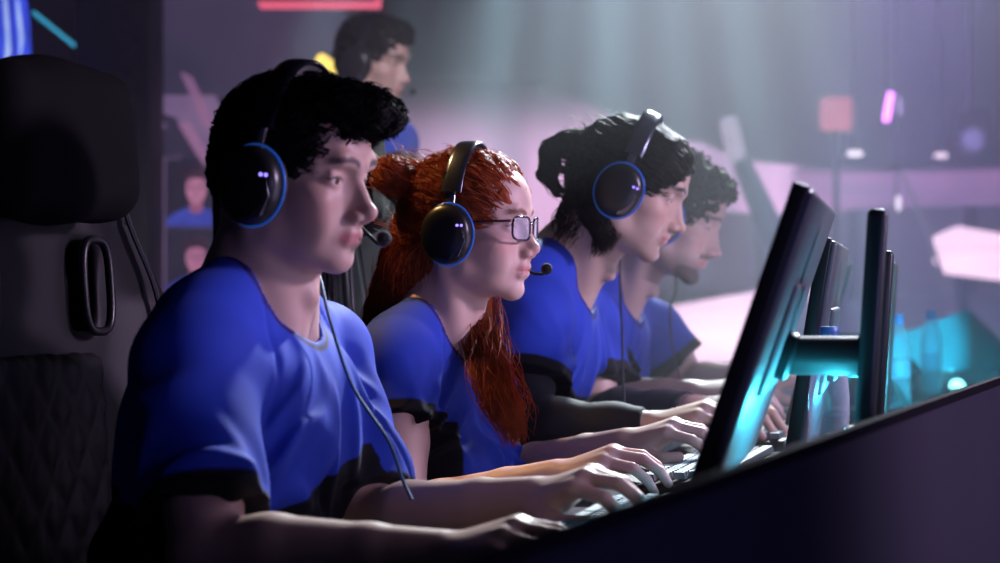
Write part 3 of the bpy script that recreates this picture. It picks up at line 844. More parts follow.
# ------------------------------------------------------------------ the red-haired player
def player_two():
    p = Person(); p.HM = head_matrix(-20, 2); p.ho = W(470, 233, 3.05); p.sc = .91; p.N = W(441, 335, 3.08); p.female = True; p.build = .90; p.neck = .86; p.arm = .95; p.hand_sc = .90
    p.shR = W(394, 366, 2.96); p.shL = W(470, 376, 3.24); p.pelvis = p.N + Vector((-.09, 0, -.45))
    p.elR = W(398, 522, 2.86); p.wrR = W(556, 478, 2.78); p.elL = W(505, 478, 3.28); p.wrL = W(626, 445, 3.04)
    p.handR = dict(fwd=W(616, 458, 2.74) - W(556, 478, 2.78), up=(-.1, -.3, 1), curl=(28, 30, 20))
    p.handL = dict(fwd=W(676, 428, 3.0) - W(626, 445, 3.04), up=(-.1, -.3, 1), curl=(30, 26, 18), spread=7)
    p.face = dict(nose=-.002, nose_up=.005, nose_w=.92, brow=.55, lips=1.18, cheek=1.05, jaw=.92, chin_w=.85, open=.003, eye=.8, chin=-.002)
    p.skin = (.62, .43, .37); p.lip = (.55, .22, .21); p.brow = (.16, .06, .035); p.hairc = (.08, .03, .02); p.flush = .7; p.seed = 21
    p.sleeveR = .40; p.sleeveL = .42; p.sleeve_r = .060; p.cuff = .020; p.collar = 1.0; p.look = (0, .1)
    p.fold = 1.7; p.hem = lambda y: -.168 + .10 * y
    setup(p); b = make_person(p, mats_for(), .0025, .003)
    tag(b, 'seated player with long red hair in buns, dark framed glasses and a blue jersey, typing', 'person', 'players in blue jerseys')
    hl = lambda v: p.ho + p.HM @ (Vector(v) * p.sc)
    lock = [W(474, 286, 3.13), W(480, 330, 3.05), W(490, 370, 2.98), W(506, 412, 2.96), W(516, 446, 2.97)]
    back = [hl((-.055, -.015, .0)), W(420, 268, 3.10), W(404, 312, 3.12), W(386, 360, 3.14), W(372, 410, 3.16)]
    def sh(f):
        f.ell((-.010, 0, .046), (.099, .078, .083), .01)
        f.ell((-.050, 0, .005), (.056, .064, .062), .02)
        f.ell((.030, 0, .056), (.062, .066, .063), .015)
        f.ell((.142, 0, .016), (.072, .090, .082), .006, -1)
        f.ell((.055, 0, -.055), (.060, .12, .065), .01, -1)
        for s in (-1, 1): f.ball((-.118, s * .040 - .004, .086), .029, .008)
        f.frame()
        f.chain(back, [.048, .050, .046, .040, .022], .03)
    p.hair_lo = (-.30, -.26, -.50)
    f, V, Q, o = hair_mass(p, sh, .0035, .003, 45, 5, 'hair', M_HAIR_RED)
    bun = A((-.118, 0, .086))
    def flow(q):
        d = np.stack([-1.0 + 0 * q[:, 0], 0 * q[:, 0], .35 + 0 * q[:, 0]], 1)            # swept back to the buns
        low = np.clip((.0 - q[:, 2]) / .04, 0, 1)[:, None]
        d = d * (1 - low) + np.array([-.10, 0, -1.0]) * low
        side = np.sign(q[:, 1:2]); c = bun + np.concatenate([0 * side, side * .040, 0 * side], 1)
        r = q - c; near = (np.linalg.norm(r, axis=1, keepdims=True) < .048)
        tw = np.cross(norm3(r), np.array([.5, 0, .9])) + .15 * norm3(r)
        return np.where(near, tw, d)
    L = grow(p, f, V, Q, 7000, .070, flow, 10, .05, .7, .10, lambda l: (l[:, 0] < .078), 6)
    strands('hair_strands', L, .0009, .00025, M_HAIR_RED, o, p.base)
    L = grow(p, f, V, Q, 420, .060, flow, 9, .8, .25, .35, lambda l: (l[:, 0] < -.02), 8, cling=.1)    # flyaway hairs
    strands('flyaway_strands', L, .00045, .0002, M_HAIR_RED, o, p.base)
    S = lock_lines([W(470, 272, 3.14)] + lock, [.012, .016, .022, .026, .024, .012], 620, 3, .0075, 2.6, 20, .8)
    S = np.concatenate([S, lock_lines([W(470, 272, 3.14)] + lock, [.016, .028, .036, .040, .036, .026], 90, 13, .010, 2.6, 20, .8)])
    strands('front_lock', S, .00085, .0003, M_HAIR_RED, o, p.base)
    S = lock_lines(back, [.050, .054, .050, .046, .036], 900, 4, .004, 2.0, 14, .9, .35)
    strands('back_lock', S, .00085, .0003, M_HAIR_RED, o, p.base)
    headset(p, 'black headset with cyan ring and violet light on the player with red hair', band=M_BAND, cable=None)
    # glasses
    g = empty('eyeglasses', p.ho, label='dark rectangular eyeglasses worn by the player with red hair', cat='eyeglasses')
    g.rotation_euler = p.HM.to_euler(); g.scale = (p.sc,) * 3
    fm = mat('purple_black_acetate', (.03, .012, .03), .2, coat=.4, bump=(300, .03, .0002))
    fr = MB()
    for s in (-1, 1):
        loop = []
        for k in range(33):
            a = 2 * PI * k / 32; e = .55
            y = .0255 * abs(math.cos(a)) ** e * (1 if math.cos(a) > 0 else -1); z = .0185 * abs(math.sin(a)) ** e * (1 if math.sin(a) > 0 else -1)
            yy = s * .0335 + y
            loop.append((.1025 - 3.2 * yy * yy + .0015, yy, .009 + z))
        fr.tube(loop, .0019, 8, caps=False)
    fr.tube([(.1035, -.009, .016), (.1055, 0, .0175), (.1035, .009, .016)], .0018, 8)
    frame = fr.build('frame', fm, g)
    gl = thin_clear('clear_lens', (.96, .95, 1.0), .03, .35)
    for s in (-1, 1):
        vs = [(.1030 - 3.2 * (s * .0335) ** 2, s * .0335, .009)]
        for k in range(24):
            a = 2 * PI * k / 24; yy = s * .0335 + .0245 * abs(math.cos(a)) ** .55 * (1 if math.cos(a) > 0 else -1)
            vs.append((.1030 - 3.2 * yy * yy, yy, .009 + .0175 * abs(math.sin(a)) ** .55 * (1 if math.sin(a) > 0 else -1)))
        n = len(vs); vs = vs + [(x + .0012, y, z) for x, y, z in vs]
        fs = [(0, 1 + k, 1 + (k + 1) % 24) for k in range(24)] + [(n, n + 1 + (k + 1) % 24, n + 1 + k) for k in range(24)] + [(1 + k, 1 + (k + 1) % 24, n + 1 + (k + 1) % 24, n + 1 + k) for k in range(24)]
        MB().add(vs, fs, 0, True).build('lens', gl, g)
        MB().tube([(.0900, s * .0605, .020), (.070, s * .0725, .019), (.03, s * .0765, .016), (0, s * .077, .012)], .0020, 8).build('temple', fm, g)
    nr = MB(); nr.tube([(.1045 + .0035 * math.cos(a), .0035 * math.sin(a), -.0355 + .002 * math.cos(a)) for a in np.linspace(0, 2 * PI, 16)], .0006, 6)
    nose_ring = nr.build('nose_ring', M_SILVER, None); nose_ring.location = p.ho; nose_ring.rotation_euler = p.HM.to_euler(); nose_ring.scale = (p.sc,) * 3
    tag(nose_ring, 'tiny silver nose ring on the player with red hair', 'nose ring')
    return p

# ------------------------------------------------------------------ the long-haired player
def player_three():
    p = Person(); p.HM = head_matrix(-9, 21); p.ho = W(626, 191, 3.50); p.sc = .95; p.N = W(566, 274, 3.56)
    p.shR = W(530, 315, 3.42); p.shL = W(580, 320, 3.78); p.pelvis = p.N + Vector((-.26, 0, -.44))
    p.elR = W(522, 430, 3.31); p.wrR = W(650, 428, 3.24); p.elL = W(598, 418, 3.72); p.wrL = W(692, 410, 3.52)
    p.handR = dict(fwd=W(702, 416, 3.2) - W(650, 428, 3.24), up=(-.1, -.35, 1), curl=(26, 24, 14))
    p.handL = dict(fwd=(1, -.1, .1), up=(0, -.3, 1))
    p.face = dict(nose=.001, brow=1.1, lips=.9, jaw=1.0, eye=.7, cheek=.95)
    p.skin = (.55, .39, .31); p.brow = (.014, .011, .009); p.beard = .22; p.fold = 1.6; p.seed = 31
    p.sleeveR = .64; p.sleeveL = .66; p.sleeve_r = .082; p.look = (0, .15)
    p.hem = lambda y: -.175 + .1 * y
    setup(p); b = make_person(p, mats_for(), .0027, .0034)
    arm_sleeve(p, p.elR, p.wrR, 0, .96, M_SLEEVE, .005, lerp(p.shR, p.elR, .45))
    arm_sleeve(p, p.elL, p.wrL, 0, .97, M_SLEEVE, .005)
    tag(b, 'seated player with dark hair in a bun and black arm sleeves, blue jersey', 'person', 'players in blue jerseys')
    bun = [W(592, 148, 3.50), W(570, 142, 3.50), W(552, 151, 3.50), W(547, 173, 3.50), W(556, 193, 3.50)]
    hl = lambda v: p.ho + p.HM @ (Vector(v) * p.sc)
    nape = [hl((-.045, 0, .0)), W(592, 212, 3.52), W(580, 240, 3.52)]
    def sh(f):
        f.ell((-.008, 0, .044), (.099, .077, .083), .01)
        f.ell((-.050, 0, .005), (.056, .064, .062), .02)
        f.ell((.036, 0, .056), (.0665, .067, .064), .015)
        f.ell((.140, 0, .000), (.070, .094, .084), .006, -1)
        f.ell((.055, 0, -.055), (.055, .12, .060), .01, -1)
        f.frame()
        f.chain(bun, [.018, .017, .017, .013, .005], .005)
        f.chain(nape, [.056, .040, .020], .02)
    p.hair_lo = (-.24, -.24, -.26)
    f, V, Q, o = hair_mass(p, sh, .0035, .0022, 42, 8, 'hair', M_HAIR_BROWN)
    bl = [A(p.HM).T @ (A(v) - A(p.ho)) / p.sc for v in bun]
    def flow(q):
        d = np.stack([-1.0 + 0 * q[:, 0], .15 * np.sin(q[:, 0] * 70), .25 + 0 * q[:, 0]], 1)
        low = np.clip((.015 - q[:, 2]) / .03, 0, 1)[:, None] * (q[:, :1] > -.105)
        d = d * (1 - low) + np.array([.28, 0, -1.0]) * low
        nb = np.min([np.linalg.norm(q - c, axis=1) for c in bl], 0)[:, None] < .04
        return np.where(nb, np.cross(norm3(q - bl[1]), np.array([0, 1.0, .2])) + .2 * norm3(q - bl[1]), d)
    L = grow(p, f, V, Q, 4200, .080, flow, 10, .05, .9, .06, lambda l: l[:, 0] < .096, 6, loose=.004)
    strands('hair_strands', L, .0011, .0003, M_HAIR_BROWN, o, p.base)
    L = grow(p, f, V, Q, 130, .05, flow, 10, .6, .4, .3, lambda l: l[:, 0] < .0, 9, cling=.1)
    strands('flyaway_strands', L, .0006, .0002, M_HAIR_BROWN, o, p.base)
    S = lock_lines([hl((-.05, -.01, .02)), W(590, 205, 3.51), W(578, 228, 3.51), W(566, 250, 3.52)], [.050, .056, .050, .050], 700, 6, .006, 2.0, 14, .8, .3)
    strands('nape_locks', S, .0010, .0003, M_HAIR_BROWN, o, p.base)
    S = lock_lines([hl((-.02, -.06, -.01)), hl((-.035, -.062, -.05)), W(606, 235, 3.45), W(600, 258, 3.45)], [.022, .024, .022, .016], 260, 7, .005, 2.0, 12, .8, .3)
    strands('side_locks', S, .0010, .0003, M_HAIR_BROWN, o, p.base)
    headset(p, 'dark headset with pale headband on the player with the dark bun', band=M_BAND, mic=False, cable=[hl((.0, .10, -.05)), W(620, 285, 3.56), W(622, 330, 3.50), W(623, 380, 3.44), W(625, 412, 3.42)])
    return p

# ------------------------------------------------------------------ the curly-haired player
def player_four():
    p = Person(); p.HM = head_matrix(-10, 21); p.ho = W(668, 220, 4.10); p.sc = 1.0; p.N = W(616, 290, 4.16)
    p.shR = W(592, 328, 4.00); p.shL = W(650, 332, 4.36); p.pelvis = p.N + Vector((-.24, 0, -.43))
    p.elR = W(602, 402, 3.90); p.wrR = W(690, 394, 3.84); p.elL = W(690, 384, 4.36); p.wrL = W(752, 380, 4.2)
    p.handR = dict(fwd=W(735, 392, 3.80) - W(690, 394, 3.84), up=(-.1, -.35, 1), curl=(26, 24, 16))
    p.handL = dict(fwd=(1, -.1, .05), up=(0, -.3, 1))
    p.face = dict(nose=.0, brow=1.0, lips=.95, eye=.65, chin=.004)
    p.skin = (.56, .40, .33); p.beard = .9; p.hairc = (.03, .022, .018); p.brow = (.016, .012, .01); p.seed = 41; p.fold = 1.5
    p.sleeveR = .60; p.sleeveL = .62; p.sleeve_r = .072; p.look = (0, .1)
    p.hem = lambda y: -.30 + 0 * y
    setup(p); b = make_person(p, mats_for(), .003, .0036)
    tag(b, 'seated player with short curly hair and a chin beard, blue jersey, farthest along the desk', 'person', 'players in blue jerseys')
    def sh(f):
        f.ell((-.006, 0, .052), (.102, .084, .086), .01)
        f.ell((-.050, 0, .008), (.054, .068, .064), .02)
        f.ell((.060, 0, .088), (.044, .062, .030), .02)
        f.ell((.118, 0, -.005), (.058, .11, .085), .008, -1)
        f.ell((.055, 0, -.055), (.055, .12, .060), .01, -1)
    f, V, Q, o = hair_mass(p, sh, .004, .007, 30, 9, 'hair', M_HAIR_CURL)
    r = np.random.default_rng(5); N = normals(V, Q); loc = ((V - A(p.ho)) @ A(p.HM)) / p.sc
    ids = r.choice(np.nonzero((loc[:, 2] > .0) & (loc[:, 0] > -.11))[0], 620)
    curls = []
    for i in ids:                                                    # each lock is a small coil lying on the crown
        n = Vector(N[i]); a = (n.orthogonal().normalized() + Vector(r.normal(size=3) * .6)); a = (a - n * a.dot(n)).normalized(); b2 = n.cross(a)
        rad = r.uniform(.005, .010); ph = r.uniform(0, 6.3); rise = r.uniform(.002, .011)
        curls.append([Vector(V[i]) + n * (rise * t - .002) + (a * math.cos(ph + t * 6.5) + b2 * math.sin(ph + t * 6.5)) * rad * (1 - .3 * t) for t in np.linspace(0, 1, 14)])
    strands('curls', np.array([[tuple(v) for v in c] for c in curls]), .0026, .0010, M_HAIR_CURL, o, p.base, sides=4)
    hl = lambda v: p.ho + p.HM @ (Vector(v) * p.sc)
    headset(p, 'dark headset with blue rings on the player with curly hair', mic=False, led=False, wide=.092, cable=[hl((.01, .11, -.05)), W(676, 285, 4.22), W(670, 310, 4.16), W(672, 345, 4.12), W(680, 380, 4.1)])
    return p

# ------------------------------------------------------------------ the man standing behind
def coach():
    p = Person(); p.HM = head_matrix(-20, 9); p.ho = W(371, 66, 5.70); p.sc = 1.0; p.N = W(356, 118, 5.76)
    p.shR = W(322, 140, 5.62); p.shL = W(394, 142, 5.92); p.pelvis = Vector(p.N) + Vector((-.05, 0, -.52))
    p.elR = p.shR + Vector((-.05, -.06, -.28)); p.elL = p.shL + Vector((-.03, .06, -.28)); p.wrR = p.elR + Vector((.08, 0, -.24)); p.wrL = p.elL + Vector((.08, 0, -.24))
    p.handR = dict(fwd=(.25, 0, -1), up=(-.1, -1, 0), curl=(14, 18, 12)); p.handL = dict(fwd=(.25, 0, -1), up=(-.1, 1, 0), curl=(14, 18, 12))
    p.knees = [Vector((p.pelvis.x + .02, p.pelvis.y + q * .10, .48)) for q in (1, -1)]; p.ankles = [Vector((p.pelvis.x - .02, p.pelvis.y + q * .12, .09)) for q in (1, -1)]
    p.face = dict(eye=.8); p.brow = (.03, .022, .018); p.seed = 51
    p.hem = lambda y: -.62 + 0 * y
    setup(p); b = make_person(p, mats_for(), .0045, .006)
    tag(b, 'person standing behind the players in a blue jersey, looking down with a headset on', 'person')
    def sh(f):
        f.ell((-.006, 0, .052), (.102, .083, .088), .01); f.ell((-.050, 0, .008), (.054, .068, .064), .02)
        f.ell((.050, 0, .100), (.055, .054, .030), .02)
        f.ell((.118, 0, -.005), (.056, .11, .082), .008, -1); f.ell((.055, 0, -.055), (.055, .12, .060), .01, -1)
    f, V, Q, o = hair_mass(p, sh, .005, .005, 40, 12, 'hair', M_HAIR_BROWN)
    flow = lambda q: np.stack([1.0 + 0 * q[:, 0], q[:, 1] * 2, .1 - 5 * np.clip(.07 - q[:, 2], 0, 1)], 1)
    L = grow(p, f, V, Q, 900, .04, flow, 6, .4, .4, .3, lambda l: l[:, 2] > .03, 5)
    strands('hair_strands', L, .0014, .0005, M_HAIR_BROWN, o, p.base)
    headset(p, 'dark headset with a boom microphone on the person standing behind', group='gaming headsets', led=False, ring=M_PLASTIC)
    return p
# ------------------------------------------------------------------ the desk
DESK_Z = .715
def panel_x(y): return -.276 + (y - .924) * .0938

def build_desk():
    d = empty('desk', (0, 3.6, 0), label='long dark desk running past all the players, its tall front board nearest the camera', cat='desk')
    wood = mat('dark_desk_laminate', (.012, .0115, .015), .6, spec=.2, noise=(14, (.026, .024, .030), .6), bump=(60, .05, .0006))
    fasc = mat('dark_fascia', (.018, .016, .034), .7, spec=.25, noise=(5, (.022, .019, .039), .6), bump=(120, .08, .0005))
    y0, y1 = .62, 7.3
    top = MB(); z = DESK_Z - .03
    top.prism([(-.64, y0), (panel_x(y0), y0), (panel_x(y1), y1), (-.64, y1)], (0, -3.6, z), (1, 0, 0), (0, 1, 0), (0, 0, 1), .03)
    top.build('desktop', wood, d)
    f = MB()
    f.prism([(panel_x(y0), y0), (panel_x(y0) + .006, y0), (panel_x(y1) + .006, y1), (panel_x(y1), y1)], (0, -3.6, .04), (1, 0, 0), (0, 1, 0), (0, 0, 1), .86 - .04)
    f.build('front_board', fasc, d)
    c = MB(); c.prism([(panel_x(y0) - .002, y0), (panel_x(y0) + .008, y0), (panel_x(y1) + .008, y1), (panel_x(y1) - .002, y1)], (0, -3.6, .86), (1, 0, 0), (0, 1, 0), (0, 0, 1), .010); c.build('top_edging', mat('black_edge_trim', (.006, .005, .009), .95, spec=.08, bump=(200, .1, .0003)), d)
    for y in (.9, 3.0, 5.0, 7.1):
        MB().box((-.58, y - 3.6, (DESK_Z - .03) / 2), (.06, .06, DESK_Z - .03), bev=.004).build('leg', M_PLASTIC, d)
    MB().box((-.2, y0 - 3.6 + .02, .37), (.5, .03, .62), bev=.004).build('end_board', fasc, d)

# ------------------------------------------------------------------ monitors
M_SHELL = mat('monitor_shell', (.085, .10, .115), .40, bump=(700, .06, .0003), noise=(3, (.10, .115, .13), .5))
M_BEZEL = mat('black_bezel', (.012, .012, .014), .45, bump=(700, .04, .0002))
M_STAND = mat('dark_stand_metal', (.035, .042, .046), .35, .4, bump=(500, .06, .0003))
def screen_mat(name, c, e):
    m = mat(name, (.02, .02, .025), .12, emit=c, estr=e); nt = m.node_tree; b = nt.nodes['Principled BSDF']
    tc = nt.nodes.new('ShaderNodeTexCoord'); n = nt.nodes.new('ShaderNodeTexNoise'); n.inputs['Scale'].default_value = 7
    nt.links.new(tc.outputs['Object'], n.inputs['Vector'])
    r = nt.nodes.new('ShaderNodeValToRGB'); r.color_ramp.elements[0].position = .35; r.color_ramp.elements[1].position = .65
    r.color_ramp.elements[0].color = (c[0] * .3, c[1] * .3, c[2] * .35, 1); r.color_ramp.elements[1].color = (*c, 1)
    nt.links.new(n.outputs['Fac'], r.inputs['Fac']); nt.links.new(r.outputs['Color'], b.inputs['Emission Color'])
    return m
M_BAR = mat('added_cyan_strip', (.1, .5, .6), .4, emit=(.1, .8, 1.0), estr=3.0, bump=(100, .02, .0002))
M_SCREEN = screen_mat('game_picture', (.62, .50, .85), 3.2)

def monitor(x, y, dz, label, tilt=19, yaw=0, off=0.0, bar=0):
    """x, y: foot of the column; the picture faces the player at -x"""
    Rz = Euler((0, 0, R(yaw))).to_matrix()
    e = empty('monitor', (x, y, DESK_Z), (0, 0, R(yaw)), label=label, cat='monitor', group='gaming monitors on the desk')
    T = R(tilt); c = Vector((-.058 - off, 0, .235 + dz)); u = Vector((math.sin(T), 0, math.cos(T))); n = Vector((math.cos(T), 0, -math.sin(T)))
    w, h = .27, .152
    rot = (0, T, 0)
    sh = MB(); sh.box(c + n * .010, (.014, 2 * w, 2 * h), rot, bev=.006); sh.box(c + n * .017, (.012, .9 * w, .8 * h), rot, bev=.005)
    shell = sh.build('housing', M_SHELL, e)
    bz = MB()
    for s in (-1, 1):
        bz.box(c + Vector((0, s * (w - .006), 0)), (.018, .014, 2 * h + .006), rot, bev=.003)
        bz.box(c + u * (s * (h - .006)), (.018, 2 * w, .014), rot, bev=.003)
    bz.build('bezel', M_BEZEL, shell)
    MB().box(c - n * .001, (.008, 2 * w - .02, 2 * h - .02), rot).build('screen', M_SCREEN, e)
    bt = MB()
    for k in range(4): bt.box(c + n * .004 - u * (h + .002) + Vector((0, .14 + k * .018, 0)), (.006, .009, .004), rot, bev=.001)
    bt.build('control_buttons', M_BEZEL, shell)
    lean = .062
    foot = Vector((-.018, 0, .008)); hd = foot + Vector((math.sin(lean), 0, math.cos(lean))) * (.358 + dz * .8)
    MB().box((foot + hd) / 2, (.022, .050, (hd - foot).length), (0, lean, 0), bev=.007).build('column', M_STAND, e)
    mount = c + n * .026 - u * .018
    t = (mount.z - foot.z) / math.cos(lean); on = foot + Vector((math.sin(lean), 0, math.cos(lean))) * t
    arm = MB().tube([mount - Vector((.004, 0, 0)), on + Vector((.004, 0, 0))], .021, 16).build('arm', M_BEZEL, e)
    MB().lathe([(0, -.004), (.024, -.004), (.027, 0), (.027, .010), (.022, .014), (0, .014)], mount - n * .003, 24, axis=tuple(n)).build('tilt_joint', M_BEZEL, arm)
    if bar:  # added bar, out of sight, to throw cyan on the housing
        z = .115; xb = foot.x + z * math.tan(lean) - .018
        br = MB().box((xb, 0, z), (.012, .30, .014), bev=.004).build('added_led_bar', M_BEZEL, e)
        MB().box((xb - .0065, 0, z), (.002, .28, .009), bev=.001).build('added_lit_strip', M_BAR, br)
        l = bpy.data.lights.new('led_glow', 'AREA'); l.shape = 'RECTANGLE'; l.size = .28; l.size_y = .012; l.energy = bar; l.color = (.05, .72, 1.0)
        lo = bpy.data.objects.new('led_glow', l); COL.objects.link(lo); lo.location = Vector((x, y, DESK_Z)) + Rz @ Vector((xb - .009, 0, z))
        lo.rotation_euler = (Rz @ Vector((-1, 0, .55))).to_track_quat('-Z', 'Y').to_euler()
    b = MB(); b.lathe([(0, 0), (.071, 0), (.075, .003), (.073, .008), (.04, .011), (0, .012)], (-.042, 0, 0), 36); b.build('base', M_STAND, e)
    return e

# ------------------------------------------------------------------ keyboards, mouse, bottles
M_KEY = mat('keycap_plastic', (.10, .12, .14), .42, bump=(900, .1, .0003), noise=(30, (.14, .16, .18), .5))
M_KEYLIT = mat('backlit_legend', (.5, .7, .9), .4, emit=(.35, .7, 1.0), estr=.35, bump=(200, .02, .0002))
def keyboard(x, y, label, yaw=0):
    e = empty('keyboard', (x, y, DESK_Z), (0, 0, R(yaw)), label=label, cat='keyboard', group='keyboards on the desk')
    t = R(-5)
    cs = MB(); cs.box((0, 0, .0145), (.140, .440, .018), (0, t, 0), bev=.005)
    for q in (-.05, .05):
        for s in (-1, 1): cs.box((q, s * .20, .0035 + (.003 if q > 0 else 0)), (.012, .02, .007 + (.006 if q > 0 else 0)), bev=.002)
    body = cs.build('case', M_PLASTIC, e)
    k = MB(); lit = MB()
    for row in range(6):
        xx = -.053 + row * .0205; col = 0; yy = -.208
        while yy < .208:
            w = .0175 if not (row == 0 and -.08 < yy < .04) else .11
            if row == 0 and yy + w > .208: w = .208 - yy
            z = .0265 - math.sin(t) * xx
            cx, cy = xx, yy + w / 2
            vs = []
            for zz, sc in ((0, 1.0), (.009, .76)):
                for a, b in ((-1, -1), (1, -1), (1, 1), (-1, 1)): vs.append((cx + a * .0088 * sc, cy + b * (w / 2 - .0008) - b * (1 - sc) * .0085, z + zz))
            k.add(vs, [(3, 2, 1, 0), (4, 5, 6, 7), (0, 1, 5, 4), (1, 2, 6, 5), (2, 3, 7, 6), (3, 0, 4, 7)])
            if w < .02: lit.box((cx, cy, z + .0092), (.005, .003, .0006))
            yy += w + .0015
    cap = k.build('keycaps', M_KEY, e)
    lit.build('key_legends', M_KEYLIT, cap)
    MB().tube(smooth_path([(.068, .02, .018), (.10, .03, .010), (.13, .06, .006), (.16, .05, .006)]), .003, 6).build('cable', M_CABLE, body)
    return e

def mouse(x, y, z, label, yaw=0):
    e = empty('mouse', (x, y, z), (0, 0, R(yaw)), label=label, cat='computer mouse')
    f = Field(); f.ell((0, 0, .006), (.060, .031, .030), .01); f.ell((-.018, 0, .010), (.040, .030, .027), .01)
    f.func(lambda P, D: np.maximum(D, .0005 - P[..., 2]))
    V, Q = mesh_field(f, (-.08, -.05, -.01), (.08, .05, .06), .003)
    b = from_arrays('shell', V, Q, M_PLASTIC, e)
    MB().lathe([(0, -.004), (.009, -.004), (.010, 0), (.009, .004), (0, .004)], (.035, 0, .028), 20, axis=(0, 1, 0)).build('scroll_wheel', M_FOAM, b)
    n = 24
    MB().tube([(.0595 * math.cos(2 * PI * k / n), .0308 * math.sin(2 * PI * k / n), .006) for k in range(n + 1)], .0012, 6).build('light_strip', M_RING, b)
    MB().tube(smooth_path([(.056, 0, .010), (.085, .01, .006), (.12, .03, .004), (.17, .03, .004)]), .002, 6).build('cable', M_CABLE, b)
    return e

M_PET = thin_clear('clear_plastic', edge=.42)
M_WATER = thin_clear('water', (.72, .86, .92), .03, .34, .03)
M_CAP = mat('blue_cap_plastic', (.10, .22, .55), .4, bump=(600, .08, .0003))
M_LABEL = mat('pale_bottle_label', (.30, .42, .58), .5, noise=(40, (.42, .52, .66), .6), bump=(300, .05, .0002))
def bottle(loc, label, fill=.5, sc=1.0, paper=False, slim=1.0):
    e = empty('water_bottle', loc, label=label, cat='bottle', group='water bottles on the desk'); e.scale = (sc * slim, sc * slim, sc)
    out = [(.0, .004), (.024, .0), (.030, .004), (.0322, .012), (.0322, .060), (.0308, .064), (.0322, .068), (.0322, .092), (.0308, .096), (.0322, .100), (.0322, .128), (.029, .150), (.020, .175), (.0135, .188), (.0128, .205)]
    inn = [(r - .0012 if r > .002 else 0, z + .0012) for r, z in out]
    MB().lathe(out + inn[::-1], (0, 0, 0), 32).build('bottle_body', M_PET, e)
    zt = .012 + fill * .15
    w = [(0, .007)] + [(r - .0022, z + .002) for r, z in out[1:] if .004 < z < zt] + [(np.interp(zt, [z for _, z in out], [r for r, _ in out]) - .0022, zt), (0, zt)]
    MB().lathe(w, (0, 0, 0), 32).build('water', M_WATER, e)
    c = MB(); c.lathe([(0, .188), (.0155, .188), (.0155, .190), (.0150, .191), (.0150, .208), (.0135, .2105), (0, .2105)], (0, 0, 0), 30)
    for k in range(30): a = 2 * PI * k / 30; c.box((.0150 * math.cos(a), .0150 * math.sin(a), .199), (.0012, .0012, .014), (0, 0, a))
    c.build('cap', M_CAP, e)
    if paper: MB().lathe([(.0326, .068), (.0326, .108)], (0, 0, 0), 32).build('label', M_LABEL, e)
    return e

